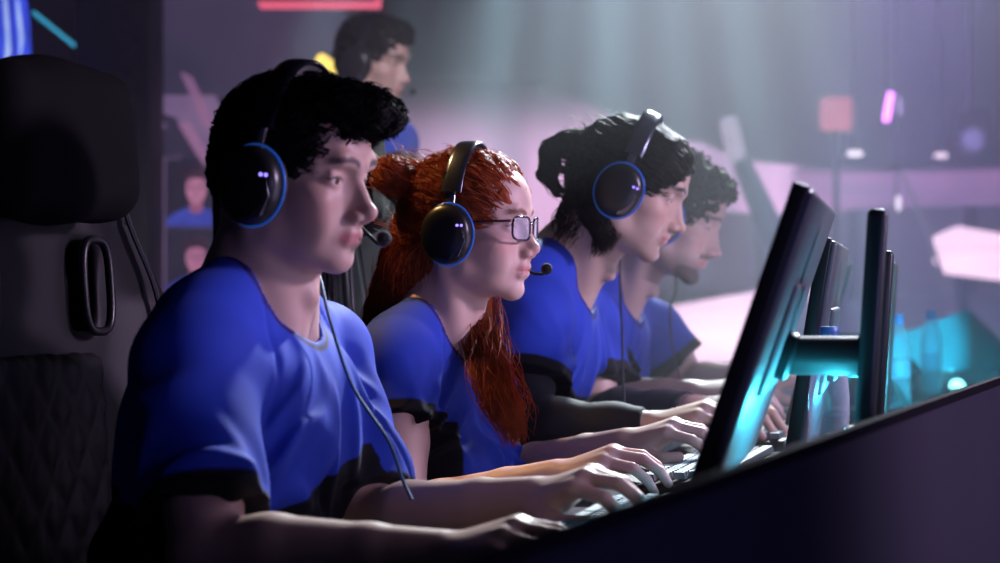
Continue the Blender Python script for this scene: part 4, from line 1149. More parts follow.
# ------------------------------------------------------------------ gaming chairs
M_CHAIR = mat('charcoal_leatherette', (.011, .0102, .012), .5, spec=.3, bump=(380, .35, .0006), noise=(8, (.015, .014, .016), .5))
M_QUILT = mat('quilted_leatherette', (.022, .020, .024), .52, spec=.3, bump=(380, .35, .0006), noise=(10, (.027, .025, .028), .5))
M_PILLOW = mat('black_velour_pillow', (.0035, .0033, .004), .85, spec=.2, bump=(900, .5, .0008))
M_STITCH = mat('grey_piping', (.045, .045, .05), .5, bump=(900, .2, .0004))
def make_chair():
    e = empty('gaming_chair', cat='chair', group='gaming chairs behind the desk')
    lean = R(4); Mx = Euler((0, -lean, 0)).to_matrix(); o = Vector((-.02, 0, .42))
    L = lambda v: o + Mx @ Vector(v)
    def q_of(P): return (P - A(o)) @ A(Mx)
    def box_d(q, c, h, r):
        d = np.abs(q - A(c)) - A(h) + r
        return np.sqrt((np.maximum(d, 0) ** 2).sum(-1)) + np.minimum(d.max(-1), 0) - r
    def back(P, D):
        q = q_of(P); x, y, z = q[..., 0], q[..., 1], q[..., 2]
        half = np.interp(z, [0, .25, .42, .56, .66, .84], [.20, .225, .265, .275, .19, .135])
        qs = np.stack([x, y * .24 / half, z], -1)
        d = box_d(qs, (-.045, 0, .42), (.045, .24, .42), .04)
        rim = np.clip((np.abs(y) / half - .62) / .38, 0, 1)
        d = d - .040 * rim ** 1.5 * (x > -.05)                                  # side wings come forward
        for s in (-1, 1):                                                        # strap openings
            d = np.maximum(d, -box_d(q, (0, s * .125, .575), (.2, .029, .056), .018))
        return d
    f = Field(); f.func(back)
    V, Q = largest(*mesh_field(f, L((-.15, -.36, -.05)) - Vector((.18, 0, 0)), L((.14, .36, .92)) + Vector((.05, 0, .03)), .0075))
    bk = from_arrays('backrest', V, Q, M_CHAIR, e)
    def quilt(P, D):
        q = q_of(P); x, y, z = q[..., 0], q[..., 1], q[..., 2]
        d = box_d(q, (.004, 0, .27), (.014, .135, .22), .012)
        u = (y * 1.5 + z) / .085; v = (y * 1.5 - z) / .085
        g = np.minimum(np.abs(u - np.round(u)), np.abs(v - np.round(v)))
        return d - .0045 * np.clip(g / .34, 0, 1) ** .7 * (x > 0)
    f = Field(); f.func(quilt)
    V, Q = mesh_field(f, L((-.04, -.18, 0)) - Vector((.1, 0, 0)), L((.06, .18, .55)) + Vector((.02, 0, .02)), .005)
    from_arrays('quilted_panel', V, Q, M_QUILT, bk)
    for s in (-1, 1):
        t = MB(); pts = []
        for k in range(29):
            a = 2 * PI * k / 28
            pts.append(L((.020, s * .125 + .031 * math.copysign(abs(math.cos(a)) ** .6, math.cos(a)), .575 + .058 * math.copysign(abs(math.sin(a)) ** .6, math.sin(a)))))
        t.tube(pts, .006, 8, caps=False).build('opening_trim', M_PLASTIC, bk)
        pts = [L((.036, s * v, z)) for v, z in ((.190, .02), (.205, .22), (.232, .42), (.245, .55), (.178, .665), (.125, .80))]
        MB().tube(smooth_path(pts), .0035, 6).build('wing_piping', M_STITCH, bk)
    f = Field()
    f.func(lambda P, D: box_d(q_of(P) * A((1, 1, 1)), (.050, 0, .745), (.052, .150, .098), .045) + .010 * np.clip(np.abs(q_of(P)[..., 1]) / .150, 0, 1) ** 2 - .003 * wob(P, 3, 7, 4))
    V, Q = mesh_field(f, L((-.04, -.2, .60)) - Vector((.08, 0, 0)), L((.15, .2, .90)) + Vector((.06, 0, .03)), .006)
    from_arrays('headrest_pillow', V, Q, M_PILLOW, e)
    f = Field()
    f.func(lambda P, D: np.minimum(box_d(P, (.22, 0, .375), (.25, .185, .045), .04), smin(box_d(P, (.22, .205, .390), (.23, .045, .050), .04), box_d(P, (.22, -.205, .390), (.23, .045, .050), .04), .01)))
    V, Q = mesh_field(f, (-.1, -.3, .3), (.55, .3, .52), .008)
    from_arrays('seat', V, Q, M_CHAIR, e)
    for s in (-1, 1):
        a = MB(); a.tube([(.06, s * .26, .36), (.06, s * .285, .42), (.08, s * .285, .60)], [.018, .020, .018], 12); a.box((.13, s * .285, .615), (.25, .085, .032), bev=.014)
        a.build('armrest', M_PLASTIC, e)
    MB().lathe([(0, .09), (.032, .09), (.032, .22), (.022, .225), (.022, .345), (.09, .35), (.09, .36), (0, .36)], (.16, 0, 0), 24).build('gas_lift', M_STAND, e)
    for k in range(5):
        a = 2 * PI * k / 5 + .3; d = Vector((math.cos(a), math.sin(a), 0)); c = Vector((.16, 0, 0))
        lg = MB().tube([c + d * .02 + Vector((0, 0, .115)), c + d * .18 + Vector((0, 0, .10)), c + d * .32 + Vector((0, 0, .078))], [.026, .022, .017], 10).build('leg', M_PLASTIC, e)
        MB().lathe([(0, -.024), (.026, -.024), (.030, -.018), (.030, .018), (.026, .024), (0, .024)], c + d * .32 + Vector((0, 0, .030)), 18, axis=(-d.y, d.x, 0)).build('caster', M_PLASTIC, lg)
    return e

def copy_thing(root, loc, rz, label):
    r = root.copy(); COL.objects.link(r); r.location = loc; r.rotation_euler = (0, 0, rz); r['label'] = label
    def rec(a, b):
        for ch in list(a.children):
            c = ch.copy(); COL.objects.link(c); c.parent = b; rec(ch, c)
    rec(root, r)
    return r
# ------------------------------------------------------------------ the hall
def glow(name, c, e, c2=None, scale=2.0, base=(.02, .02, .03), vec=(1, 1, 1), grad=None):
    """a lit face: led panel, screen with an uneven picture, or another part given emission"""
    m = mat(name, base, .35, emit=c, estr=e, bump=(50, .02, .0003))
    if c2:
        nt = m.node_tree; b = nt.nodes['Principled BSDF']; tc = nt.nodes.new('ShaderNodeTexCoord'); mp = nt.nodes.new('ShaderNodeMapping'); mp.inputs['Scale'].default_value = vec
        n = nt.nodes.new('ShaderNodeTexNoise'); n.inputs['Scale'].default_value = scale; n.inputs['Detail'].default_value = 3
        r = nt.nodes.new('ShaderNodeValToRGB'); r.color_ramp.elements[0].position = .36; r.color_ramp.elements[1].position = .62
        r.color_ramp.elements[0].color = (*c2, 1); r.color_ramp.elements[1].color = (*c, 1)
        nt.links.new(tc.outputs['Object'], mp.inputs['Vector']); nt.links.new(mp.outputs['Vector'], n.inputs['Vector'])
        nt.links.new(n.outputs['Fac'], r.inputs['Fac']); nt.links.new(r.outputs['Color'], b.inputs['Emission Color'])
        if grad:                                                    # emission fades out towards grad[1] (a height), a hazy edge put into the glow
            sx = nt.nodes.new('ShaderNodeSeparateXYZ'); nt.links.new(tc.outputs['Object'], sx.inputs[0])
            g = nt.nodes.new('ShaderNodeMapRange'); g.interpolation_type = 'SMOOTHSTEP'
            g.inputs['From Min'].default_value = grad[1]; g.inputs['From Max'].default_value = grad[0]; g.inputs['To Min'].default_value = .04 * e; g.inputs['To Max'].default_value = e
            nt.links.new(sx.outputs['Z'], g.inputs['Value']); nt.links.new(g.outputs['Result'], b.inputs['Emission Strength'])
    return m

def mm(D): return D / F_PX                     # metres per pixel at that distance
ROT = (0, 0, YAW)
ZUP = Vector((0, 0, 1))

def board(name, px0, py0, px1, py1, D, depth, mats, parent=None, bev=.01, base=None, mb=None, roll=0):
    """an upright box facing the camera side of the hall: pixel bounds give its size"""
    c = W((px0 + px1) / 2, (py0 + py1) / 2, D) + C_F * (depth / 2)
    if base is not None: c = c - base
    b = MB(); b.box(c, (abs(px1 - px0) * mm(D), depth, abs(py1 - py0) * mm(D)), (0, roll, YAW) if roll else ROT, bev=bev)
    return b.build(name, mats, parent)

def build_hall():
    fl = mat('dark_stage_floor', (.030, .027, .045), .35, noise=(.8, (.05, .045, .07), .7), bump=(40, .1, .001))
    wl = mat('dark_hall_wall', (.045, .042, .065), .85, noise=(.5, (.07, .065, .09), .8), bump=(8, .2, .01))
    ce = mat('black_ceiling', (.012, .012, .016), .9, noise=(.7, (.02, .02, .026), .6), bump=(6, .3, .02))
    def slab(name, c, d, m, rot=ROT):
        o = MB().box(c, d, rot).build(name, m); return tag(o, kind='structure')
    mid = C_F * 5.5
    slab('floor', mid + Vector((0, 0, -.05)), (18, 19, .10), fl)
    slab('wall_back', C_F * 14.4 + Vector((0, 0, 3.2)), (18, .2, 6.4), wl)
    slab('wall_left', mid - C_R * 8.9 + Vector((0, 0, 3.2)), (.2, 19, 6.4), wl)
    slab('wall_right', mid + C_R * 8.9 + Vector((0, 0, 3.2)), (.2, 19, 6.4), wl)
    slab('ceiling', mid + Vector((0, 0, 6.45)), (18, 19, .1), ce)

def portrait(parent, base, cx, cy, w, h, D, hair, tint):
    """a player picture on the big screen: flat shapes standing a hair in front of it"""
    s = mm(D)
    def P(x, y): return ((cx + x * w / 2 - 500) * s, (281.5 - (cy + y * h / 2)) * s)
    o = C_F * D + Vector((0, 0, 1.0)) - base
    def shape(name, pts, m, lift, par):
        b = MB(); b.prism([P(x, y) for x, y in pts], o - C_F * lift, C_R, ZUP, C_F, .0015); return b.build(name, m, par)
    def ov(x, y, rx, ry, a0=0, a1=360, n=22): return [(x + rx * math.cos(R(a0 + (a1 - a0) * k / n)), y + ry * math.sin(R(a0 + (a1 - a0) * k / n))) for k in range(n + 1)]
    t = shape('portrait_tile', [(-1, -1), (1, -1), (1, 1), (-1, 1)], M_TILE, .004, parent)
    shape('pictured_shoulders', [(-.98, .98), (-.92, .72), (-.6, .55), (-.25, .42), (.25, .42), (.6, .52), (.95, .66), (.98, .98)], M_PBLUE, .006, t)
    shape('pictured_neck', [(-.20, .55), (-.20, .05), (.22, .05), (.24, .52), (.02, .62)], M_PNECK, .008, t)
    shape('pictured_face', ov(.02, -.12, .34, .44), M_PSKIN, .010, t)
    shape('pictured_hair', [(-.36, -.12), (-.42, -.40), (-.36, -.66), (-.10, -.80), (.20, -.80), (.40, -.66), (.44, -.36), (.36, -.14), (.32, -.38), (.10, -.44), (-.14, -.42), (-.30, -.34)], hair, .012, t)
    for q in (-1, 1):
        shape('pictured_eye', ov(.02 + q * .14, -.14, .065, .035, n=12), hair, .012, t)
        shape('pictured_brow', [(.02 + q * .06, -.235), (.02 + q * .23, -.245), (.02 + q * .23, -.215), (.02 + q * .06, -.205)], hair, .012, t)
    shape('pictured_mouth', ov(.02, .11, .11, .022, n=12), M_PLIP, .012, t)
    shape('pictured_nose', [(.0, -.12), (.05, -.12), (.09, .02), (-.03, .02)], M_PNECK, .012, t)

def build_background():
    global M_TILE, M_PBLUE, M_PSKIN, M_PNECK, M_PLIP
    M_TILE = glow('dark_screen_tile', (.05, .04, .09), .55, (.035, .03, .06), 4); M_PBLUE = glow('screen_blue', (.07, .10, .62), .8, (.05, .06, .45), 9)
    M_PSKIN = glow('screen_skin', (.62, .24, .42), .85, (.50, .18, .36), 9); M_PNECK = glow('screen_skin_shade', (.40, .13, .26), .8)
    M_PLIP = glow('screen_lip', (.36, .08, .16), .8); ph = glow('screen_hair', (.13, .06, .13), .5, (.05, .025, .06), 30)
    dark = mat('matt_black_panel', (.016, .015, .022), .6, bump=(80, .1, .0005), noise=(4, (.024, .022, .032), .6))
    truss = mat('dark_truss_metal', (.05, .048, .07), .4, .6, bump=(200, .1, .0005))
    # the video wall with the players' pictures
    D = 7.2; base = W(250, 281.5, D); base.z = 0
    v = empty('video_wall', base, label='tall video wall showing purple stage graphics and two portraits of players', cat='video screen')
    pic = glow('stage_graphics', (.115, .085, .19), .6, (.06, .055, .12), 1.6)
    board('screen_face', 152, -40, 345, 500, D, .05, pic, v, .004, base)
    board('side_frame', 146, -44, 153, 504, D - .02, .10, truss, v, .004, base)
    board('top_frame', 146, -48, 349, -40, D - .02, .10, truss, v, .004, base)
    M1 = glow('pink_graphic_bar', (.42, .20, .40), .8, (.26, .13, .30), 4); M2 = glow('dark_graphic_bar', (.055, .045, .10), .7); M3 = glow('lilac_graphic_bar', (.30, .19, .38), .75, (.2, .13, .3), 3)
    s = mm(D)
    def gbar(pts, m, lift=.003):
        b = MB(); b.prism([((x - 500) * s, (281.5 - y) * s) for x, y in pts], C_F * D + Vector((0, 0, 1)) - base - C_F * lift, C_R, ZUP, C_F, .002); b.build('graphic_shape', m, v)
    gbar([(152, 95), (215, 95), (240, 150), (240, 300), (215, 300), (215, 160), (165, 160), (165, 300), (152, 300)], M3, .002)
    gbar([(180, 72), (192, 76), (214, 122), (206, 130)], M1, .004); gbar([(160, 112), (176, 118), (206, 168), (186, 170)], M2, .004)
    gbar([(178, 124), (190, 122), (212, 160), (204, 166)], M1, .005); gbar([(154, 130), (168, 128), (180, 158), (156, 158)], M2, .005)
    portrait(v, base, 196, 193, 60, 68, D, ph, 0); portrait(v, base, 196, 262, 60, 66, D, ph, 1)
    # tower of unlit lamps, left of the video wall
    D = 6.7; base = W(112, 281.5, D); base.z = 0
    t = empty('lamp_tower', base, label='dark equipment tower with a column of round unlit lamps', cat='stage tower')
    board('housing', 74, -60, 149, 520, D, .30, dark, t, .01, base)
    for py in (18, 46, 74, 101):
        c = W(128, py, D) - base
        lm = MB().lathe([(0, -.002), (.026, -.002), (.030, .004), (.028, .014), (.016, .022), (0, .024)], c, 24, axis=tuple(-C_F)).build('lamp_head', truss, t)
        MB().lathe([(0, .0), (.013, 0), (.011, .005), (0, .007)], c - C_F * .023, 18, axis=tuple(-C_F)).build('lens', M_GLOSS, lm)
    # screen at the far left with the blue jersey
    D = 6.2; base = W(0, 281.5, D); base.z = 0
    v = empty('jersey_screen', base, label='bright blue screen showing a jersey close up, at the edge of the hall', cat='video screen')
    bl = glow('blue_jersey_picture', (.05, .10, .95), 1.2, (.02, .03, .40), 5, vec=(3, 1, .7)); b2 = glow('light_blue_fold', (.45, .60, 1.0), 1.2, (.2, .3, .9), 6)
    b = MB(); s = mm(D); b.prism([((x - 500) * s, (281.5 - y) * s) for x, y in ((-60, -30), (20, -30), (27, 20), (28, 55), (20, 78), (6, 92), (-60, 110))], C_F * D + Vector((0, 0, 1)) - base, C_R, ZUP, C_F, .04); b.build('screen_face', bl, v)
    for pts in (((3, -5), (7, -5), (11, 50), (6, 75), (4, 75), (6, 40)), ((16, 0), (19, 0), (24, 40), (20, 60), (19, 35))):
        b = MB(); b.prism([((x - 500) * s, (281.5 - y) * s) for x, y in pts], C_F * (D - .004) + Vector((0, 0, 1)) - base, C_R, ZUP, C_F, .003); b.build('lit_fold', b2, v)
    board('stand', -40, 105, -10, 281.5 + 1.0 / s, D + .02, .06, dark, v, .004, base)
    tube = MB().tube([W(33, 12, 6.4), W(75, 46, 6.4)], .006, 10).build('neon_tube', glow('cyan_neon', (.05, .45, .75), .9)); tag(tube, 'thin cyan neon tube slanting beside the blue screen', 'neon tube')
    # hanging pink framed sign
    D = 6.9; base = W(324, -30, D)
    sg = empty('hanging_sign', base, label='hanging sign with a glowing pink red border above the standing person', cat='sign')
    pk = glow('pink_red_border', (1.0, .14, .26), 1.0); board('panel', 262, -70, 378, 2, D, .06, glow('dark_pink_panel', (.25, .05, .12), .4), sg, .004, base)
    board('lower_border', 258, 1, 380, 6, D - .02, .08, pk, sg, .004, base); board('side_border', 375, -70, 380, 2, D - .02, .08, pk, sg, .004, base)
    # yellow lamp seen over the first player's headset
    D = 6.6; c = W(327, 64, D); lp = empty('yellow_lamp', c, label='small yellow stage lamp glowing above the headset of the player with the quiff', cat='stage lamp')
    MB().box((0, 0, 0), (.075, .05, .04), (0, R(35), YAW), bev=.012).build('lit_face', glow('yellow_light', (1.0, .72, .12), 1.6), lp)
    MB().box(C_F * .06, (.09, .08, .055), (0, R(35), YAW), bev=.01).build('housing', dark, lp)
    MB().tube([C_F * .06, C_F * .06 + Vector((0, 0, -c.z))], .012, 8).build('stand_pole', truss, lp)
    # led fascia of the raised stage: long lit boards, one above another
    lil = glow('lilac_glow_board', (.72, .36, .66), 1.5, (.36, .22, .40), 1.1, vec=(3, 3, .8), grad=(1.62, 1.98)); pnk = glow('pink_led_board', (.46, .18, .42), 1.15, (.17, .10, .24), .9, vec=(1, 1, 4), grad=(1.50, 1.56))
    wht = glow('white_pink_led_board', (.95, .66, .84), 1.9, (.62, .40, .58), .9, vec=(1, 1, 5)); mau = glow('mauve_led_board', (.13, .10, .20), .55, (.09, .075, .13), .8, vec=(1, 1, 4))
    def stage_board(name, label, pts, D, depth, m, frame=True):
        base = W(pts[0][0], 281.5, D); base.z = 0; e = empty(name, base, label=label, cat='led board', group='led boards of the stage'); s = mm(D)
        b = MB(); b.prism([((x - 500) * s, (281.5 - y) * s) for x, y in pts], C_F * D + Vector((0, 0, 1)) - base, C_R, ZUP, C_F, depth); b.build('lit_face', m, e)
        xs = [x for x, _ in pts]; ys = [y for _, y in pts]
        n = max(2, int((max(xs) - min(xs)) * s / 1.2))
        for k in range(n):
            x = min(xs) + (max(xs) - min(xs)) * (k + .5) / n
            q = W(x, 281.5, D + depth + .05) - base
            MB().tube([Vector((q.x, q.y, 0)), Vector((q.x, q.y, 1 + (281.5 - (min(ys) + max(ys)) / 2) * s))], .03, 8).build('support_post', truss, e)
        return e
    stage_board('led_board', 'broad lilac glow board for lit haze behind the red haired player and the standing person', [(330, 84), (470, 80), (560, 90), (640, 130), (680, 170), (680, 260), (330, 260)], 10.6, .12, lil)  # glowing board stands in for the pink-lit haze of the stage
    stage_board('led_board', 'lilac lit board rising behind the curly haired player', [(640, 138), (700, 142), (740, 160), (800, 166), (800, 215), (640, 205)], 10.2, .12, lil)
    stage_board('led_board', 'dim pink lit board along the right part of the hall', [(795, 168), (880, 172), (1030, 166), (1030, 204), (880, 206), (795, 214)], 10.0, .12, pnk)
    stage_board('led_board', 'dusky mauve board below the pink lit board', [(560, 205), (1030, 208), (1030, 300), (560, 285)], 11.2, .12, mau)
    stage_board('led_board', 'brightest white pink board, low behind the curly haired player and the near monitor', [(640, 312), (800, 284), (830, 284), (830, 352), (640, 372)], 9.0, .10, wht)
    stage_board('led_board', 'bright pink panel at the far right above the cyan divider', [(938, 236), (960, 226), (1035, 240), (1035, 284), (950, 274), (938, 262)], 9.2, .10, wht)
    stage_board('led_board', 'faint mauve board near the floor right of the monitors', [(830, 300), (1040, 292), (1040, 430), (830, 440)], 9.9, .10, mau)
    # a camera crane with a pale head
    D = 8.6; base = W(800, 281.5, D); base.z = 0
    cr = empty('camera_crane', base, label='dark slanting camera crane arm with a pale head behind the curly haired player', cat='camera crane')
    MB().tube([W(736, 150, D) - base, W(758, 200, D) - base, W(784, 262, D) - base, W(800, 330, D) - base], [.035, .05, .062, .07], 12).build('arm', mat('grey_violet_crane', (.10, .095, .13), .5, bump=(60, .1, .001)), cr)
    MB().box(W(733, 140, D) - base, (.07, .08, .19), (0, R(-12), YAW), bev=.02).build('camera_head', glow('pale_head_glow', (.52, .42, .60), .7, (.3, .26, .4), 5), cr)  # the head's pale brightness is put into its emission
    q = W(800, 330, D) - base; MB().lathe([(.22, 0), (.22, .05), (.08, .08), (.07, q.z), (0, q.z)], (q.x, q.y, 0), 20).build('pedestal', dark, cr)
    # red sign on a pole
    D = 9.4; base = W(838, 281.5, D); base.z = 0
    rs = empty('red_sign', base, label='soft red box sign on a thin pole', cat='sign')
    board('sign_box', 822, 96, 856, 130, D, .10, glow('dull_red_light', (.46, .10, .12), 1.2, (.34, .07, .10), 5), rs, .03, base)
    MB().tube([W(838, 130, D) - base + C_F * .05, Vector((C_F.x * .05, C_F.y * .05, 0))], .014, 10).build('pole', truss, rs)
    # tube lights and small lamps over the stage
    def lamp(name, label, px, py, D, w, h, c, e, roll=0, group=None):
        p = W(px, py, D); o = empty(name, p, label=label, cat='stage lamp', group=group)
        MB().box((0, 0, 0), (w * mm(D), .03, h * mm(D)), (0, R(roll), YAW), bev=.01).build('lit_face', glow(name + '_light', c, e), o)
        MB().box(C_F * .035, (w * mm(D) * 1.25, .04, h * mm(D) * 1.08), (0, R(roll), YAW), bev=.008).build('housing', dark, o)
        MB().tube([C_F * .05, C_F * .05 + Vector((0, 0, 6.38 - p.z))], .006, 6).build('hanging_rod', truss, o)
    lamp('tube_light', 'magenta tube light hanging tilted above the stage', 888.5, 107, 8.5, 6.5, 30, (.75, .18, 1.0), 4.5, 10)
    lamp('tube_light', 'slim pale tube light just beside the magenta one', 899, 106, 9.5, 4.5, 17, (.55, .40, .85), 1.0, -3)
    lamp('strip_lamp', 'small white strip lamp under the red sign', 855, 153.5, 9.0, 15, 5.5, (1.0, .86, 1.0), 1.6)
    lamp('strip_lamp', 'small white strip lamp farther right than the one under the red sign', 941, 155.5, 9.0, 13, 5.5, (1.0, .74, .92), 1.3)
    lamp('strip_lamp', 'short upright white lamp hanging over the pink lit board', 898.5, 203, 9.0, 4.5, 15, (1.0, .84, 1.0), 1.4)
    p = W(972, 140, 9.6); mh = empty('moving_head_light', p, label='dim violet round moving head light high at the right', cat='stage lamp')
    MB().lathe([(0, -.02), (.05, -.02), (.062, 0), (.055, .10), (.03, .14), (0, .145)], (0, 0, 0), 24, axis=tuple(C_F)).build('head', mat('violet_grey_shell', (.16, .14, .26), .4, bump=(90, .1, .0005)), mh)
    MB().lathe([(0, 0), (.048, 0), (.040, .012), (0, .018)], -C_F * .02, 24, axis=tuple(-C_F)).build('lens', glow('dim_violet_lens', (.22, .17, .50), .9), mh)
    MB().tube([C_F * .05 - C_R * .08, C_F * .05 - C_R * .08 + ZUP * .14, C_F * .05 + C_R * .08 + ZUP * .14, C_F * .05 + C_R * .08], .012, 8).build('yoke', truss, mh)
    MB().tube([C_F * .05 + ZUP * .14, C_F * .05 + ZUP * (6.38 - p.z)], .012, 8).build('hanging_rod', truss, mh)
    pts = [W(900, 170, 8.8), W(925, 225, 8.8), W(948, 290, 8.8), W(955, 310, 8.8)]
    b = pts[-1]; st = MB().tube([*pts, Vector((b.x, b.y, 0))], .008, 8).build('light_stand', glow('pale_rail_glow', (.30, .26, .36), .35)); tag(st, 'thin pale slanting light stand at the right above the bottles', 'light stand')  # the rail is no lamp; its paleness is put in as emission

def spot(name, loc, at, energy, color, cone=30, blend=.5, size=.05):
    l = bpy.data.lights.new(name, 'SPOT'); l.energy = energy; l.color = color; l.spot_size = R(cone); l.spot_blend = blend; l.shadow_soft_size = size
    o = bpy.data.objects.new(name, l); COL.objects.link(o); o.location = loc
    o.rotation_euler = (Vector(at) - Vector(loc)).to_track_quat('-Z', 'Y').to_euler()
    return o

def build_lights():
    w = bpy.data.worlds.new('hall_air'); scene.world = w; w.use_nodes = True
    bg = w.node_tree.nodes['Background']; bg.inputs[0].default_value = (.22, .22, .62, 1); bg.inputs[1].default_value = .034
    at = lambda px, py, D: W(px, py, D)
    # beams through the haze
    for px, D, tx, ty, cone, e in ((430, 6.5, 270, 220, 7, 2000), (480, 6.8, 370, 230, 5, 2400), (510, 8.2, 430, 230, 5, 3600), (545, 8.6, 470, 240, 8, 5200), (580, 8.3, 540, 240, 4, 4800), (610, 8.1, 610, 240, 7, 5200), (650, 8.5, 690, 240, 5, 4800), (690, 8.3, 770, 230, 7, 3600), (730, 8.4, 860, 230, 5, 2600)):
        spot('beam_light', at(px, -330, D), at(tx, ty, D - .5), e * 1.7, (.48, .82, .92), cone, 1.0, .08)
    spot('beam_wash', at(600, -420, 8.6), at(590, 150, 8.2), 1000, (.55, .80, .95), 40, 1.0, .2)  # added unseen lamp, gives the haze an overall teal glow
    spot('violet_wash', at(940, -360, 8.6), at(900, 260, 8.0), 1900, (.42, .28, 1.0), 34, 1.0, .2)  # added unseen lamp, turns the haze at the right violet
    # stage key from in front of the players and above
    spot('key_light', (2.5, 3.0, 2.0), (-.78, 2.9, 1.0), 390, (.86, .64, 1.0), 44, .6, .22)
    # cold light from behind and above the row
    spot('rear_light', (.1, 6.6, 3.6), (-.36, 2.5, .78), 2600, (.80, .86, 1.0), 15, .4, .10)
    spot('rim_light', (-.9, 7.4, 3.4), (-.72, 3.6, 1.05), 2300, (.80, .94, .98), 15, .5, .10)
    spot('warm_rear_light', (-1.75, 3.0, 2.35), (-.94, 2.93, 1.06), 150, (1.0, .56, .20), 17, .5, .06)
    spot('haze_wash', (-3.2, 8.5, 4.2), (1.5, 8.0, .8), 520, (.48, .34, 1.0), 70, .8, .3)
    spot('standing_key', (.5, 2.4, 3.3), (-1.75, 5.4, 1.5), 800, (.85, .78, 1.0), 14, .5, .15)  # added unseen lamp to brighten the standing person
    spot('fascia_fill', (1.5, .35, 1.15), (-.3, 1.9, .75), 34, (.44, .38, 1.0), 70, .8, .3)  # added unseen fill for the front board and the near sides of players

def build_haze():
    m = bpy.data.materials.new('thin_haze'); m.use_nodes = True; nt = m.node_tree; nt.nodes.clear()
    o = nt.nodes.new('ShaderNodeOutputMaterial'); v = nt.nodes.new('ShaderNodeVolumeScatter')
    v.inputs['Color'].default_value = (.92, .94, 1.0, 1); v.inputs['Density'].default_value = .08; v.inputs['Anisotropy'].default_value = .25
    nt.links.new(v.outputs['Volume'], o.inputs['Volume'])
    c = C_F * 8.33 + Vector((0, 0, 2.95))
    h = MB().box(c, (15, 10.2, 5.8), ROT).build('haze', m); tag(h, 'thin pale haze filling the hall behind the red haired player', 'haze', kind='stuff')
# ------------------------------------------------------------------ put the place together
player_one(); player_two(); player_three(); player_four(); coach()
build_desk()
for (x, y, dz, label, tilt, yaw, off, bar) in ((-.194, 2.27, -.004, 'nearest monitor, seen from behind, its dark edge tall before the players', 19, 4, .056, 2.3),
        (-.246, 3.05, -.045, 'second monitor along the desk, its top edge showing behind the nearest one', 9, 4, .040, 1.6),
        (-.300, 3.86, -.058, 'third monitor along the desk, only its slim stand showing', 15, 4, .074, 1.2), (-.386, 4.62, -.06, 'fourth monitor along the desk, beyond the three nearer ones', 14, 4, .074, 1.0)):
    monitor(x, y, dz, label, tilt, yaw, off, bar)
keyboard(-.455, 2.24, 'keyboard under the hand of the player with the dark quiff'); keyboard(-.475, 2.93, 'keyboard under the hands of the red haired player, lit keys showing')
keyboard(-.50, 3.60, 'keyboard under the hands of the player with the dark bun'); keyboard(-.56, 4.25, 'keyboard under the hands of the curly haired player')
mouse(-.46, 1.86, DESK_Z, 'black mouse under the hand of the player nearest the camera', R(8))
for px, py, D, lab, fill, sc, paper in ((829, 440, 2.69, 'nearest water bottle, half hidden behind the arm of the near monitor', .35, 1.08, False), (897, 412, 4.75, 'half full water bottle between the monitor stands and the cables', .45, 1.0, True), (931, 394, 5.35, 'water bottle before the cyan divider, farthest of the three', .6, 1.0, False)):
    q = W(px, py, D); bottle((q.x, q.y, DESK_Z), lab, fill, sc, paper, .76 if D < 3 else .82 if D > 5 else .95)
# cables
def cable(label, pts, r=.004):
    tag(MB().tube(smooth_path(pts), r, 8).build('cable', M_CABLE), label, 'cable', 'black cables on the desk')
zc = DESK_Z + .008
for k, D in enumerate((4.5, 4.55, 4.62, 4.7)):
    a = W(878 + 3 * k, 420, D); b = W(886 + 5 * k, 378 + 5 * k, D); c = W(903 + 3 * k, 412, D)
    cable('black cables arching by the foot of the monitor stands and the half full bottle', [(a.x, a.y, zc), (lerp(a, b, .6).x, lerp(a, b, .6).y, b.z - .01), (b.x, b.y, b.z), (lerp(b, c, .5).x, lerp(b, c, .5).y, b.z - .02), (c.x, c.y, zc)], .0045)
for k, D in enumerate((5.4, 5.5, 5.58)):
    a = W(908 + 3 * k, 398, D); b = W(911 + 4 * k, 360 + 7 * k, D); c = W(926 + 2 * k, 396, D)
    cable('black cables looping up between the half full bottle and the farthest bottle', [(a.x, a.y, zc), (a.x, a.y, b.z - .01), (b.x, b.y, b.z), (c.x, c.y, b.z - .05), (c.x, c.y, zc)], .0045)
for k in range(2):
    a = W(800 + 4 * k, 440, 2.62); cable('thin black cable standing up behind the near monitor', [(a.x, a.y, zc), (a.x + .01, a.y, zc + .05), (a.x + .035 + .01 * k, a.y + .02, zc + .085), (a.x + .06, a.y + .06, zc + .03), (a.x + .07, a.y + .1, zc)], .0026)
# cyan divider with its led puck
def divider():
    D = 6.75; base = W(938, 281.5, D); base.z = DESK_Z; s = mm(D)
    e = empty('desk_divider', base, label='cyan desk divider panel with a sloping top, at the far end of the desk', cat='divider')
    o = C_F * D + Vector((0, 0, 1)) - base; yb = 281.5 + (1 - DESK_Z) / s
    b = MB(); b.prism([((x - 500) * s, (281.5 - y) * s) for x, y in ((890, yb), (890, 338), (915, 329), (968, 309), (970, 311), (970, yb))], o, C_R, ZUP, C_F, .02)
    b.build('panel', mat('cyan_acrylic', (.04, .50, .62), .35, noise=(3, (.03, .42, .58), .6), bump=(150, .04, .0003)), e)
    b = MB(); b.prism([((x - 500) * s, (281.5 - y) * s) for x, y in ((970, yb), (970, 311), (974, 312), (1006, 372), (1030, 400), (1030, yb))], o + C_F * .004, C_R, ZUP, C_F, .02)
    b.build('side_wing', mat('mauve_grey_panel', (.26, .23, .30), .5, noise=(5, (.22, .2, .26), .6), bump=(100, .08, .0005)), e)
divider()
M_PUCK = glow('cyan_led_dome', (.30, .95, 1.0), 3.0)
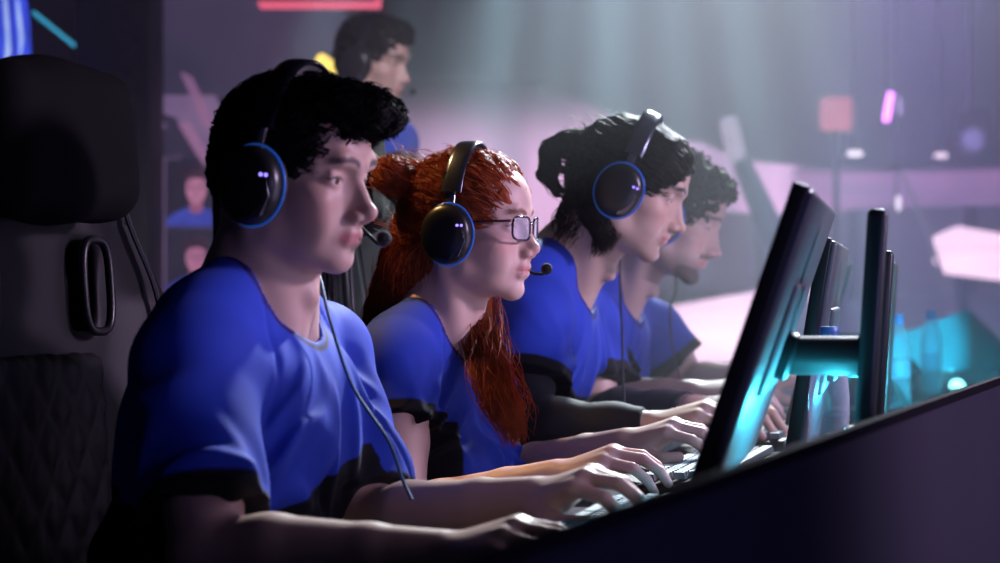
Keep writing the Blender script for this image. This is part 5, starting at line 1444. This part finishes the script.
def led_puck(x, y, label, energy, aim, cone=80):
    e = empty('led_puck', (x, y, DESK_Z), label=label, cat='desk lamp', group='cyan led pucks on the desk')
    MB().lathe([(0, 0), (.026, 0), (.028, .004), (.026, .012), (.020, .014), (0, .014)], (0, 0, 0), 24).build('base', M_PLASTIC, e)
    MB().lathe([(.019, .014), (.0195, .022), (.016, .030), (.009, .035), (0, .037)], (0, 0, 0), 24).build('lit_dome', M_PUCK, e)
    p = Vector((x, y, DESK_Z + .055))
    spot('led_glow', p, aim, energy, (.05, .72, 1.0), cone, .5, .015)
q = W(957, 385, 5.35); led_puck(q.x, q.y, 'glowing cyan led puck before the desk divider', 110, W(900, 348, 6.75), 19)
led_puck(-.17, 3.42, 'added cyan led puck hidden on the desk between the second and third monitors', 16, (-.33, 4.4, .86), 110)  # added lamp, out of sight, to brighten the bottles
led_puck(-.10, 4.30, 'added cyan led puck hidden on the desk beside the half full bottle', 24, (-.36, 4.9, .84), 110)  # another added lamp for the bottles, also out of sight
c = make_chair(); q = W(70, 281, 2.50); c.location = (q.x, q.y, 0); c.rotation_euler = (0, 0, R(-6)); c['label'] = 'black quilted gaming chair with a headrest pillow, under the player with the dark quiff'
copy_thing(c, (-1.045, 3.085, 0), R(12), 'dark gaming chair of the red haired player, its side wing showing behind her hair')
copy_thing(c, (-1.285, 3.53, 0), R(12), 'dark gaming chair of the player with the bun, mostly hidden behind that player')
copy_thing(c, (-1.30, 4.16, 0), R(10), 'dark gaming chair of the curly haired player, hidden behind the row')
q = W(511, 281, 5.6); copy_thing(c, (q.x, q.y, 0), R(20), 'empty dark gaming chair farther back, its top showing behind the red haired player')
build_hall(); build_background(); build_lights(); build_haze()
cam = bpy.data.cameras.new('camera'); co = bpy.data.objects.new('camera', cam); COL.objects.link(co); scene.camera = co
co.location = CAM; co.rotation_euler = (PI / 2, 0, YAW); cam.sensor_width = 36; cam.lens = F_PX * .036; cam.clip_end = 100
cam.dof.use_dof = True; cam.dof.focus_distance = 2.80; cam.dof.aperture_fstop = 4.3; cam.dof.aperture_blades = 0
scene.cycles.use_denoising = True
scene.cycles.volume_step_rate = 2.0; scene.cycles.max_bounces = 8; scene.cycles.volume_bounces = 0; scene.cycles.transparent_max_bounces = 12
vs = scene.view_settings; vs.view_transform = 'Standard'; vs.look = 'None'; vs.exposure = 0.0; vs.gamma = 1.0; vs.use_curve_mapping = False
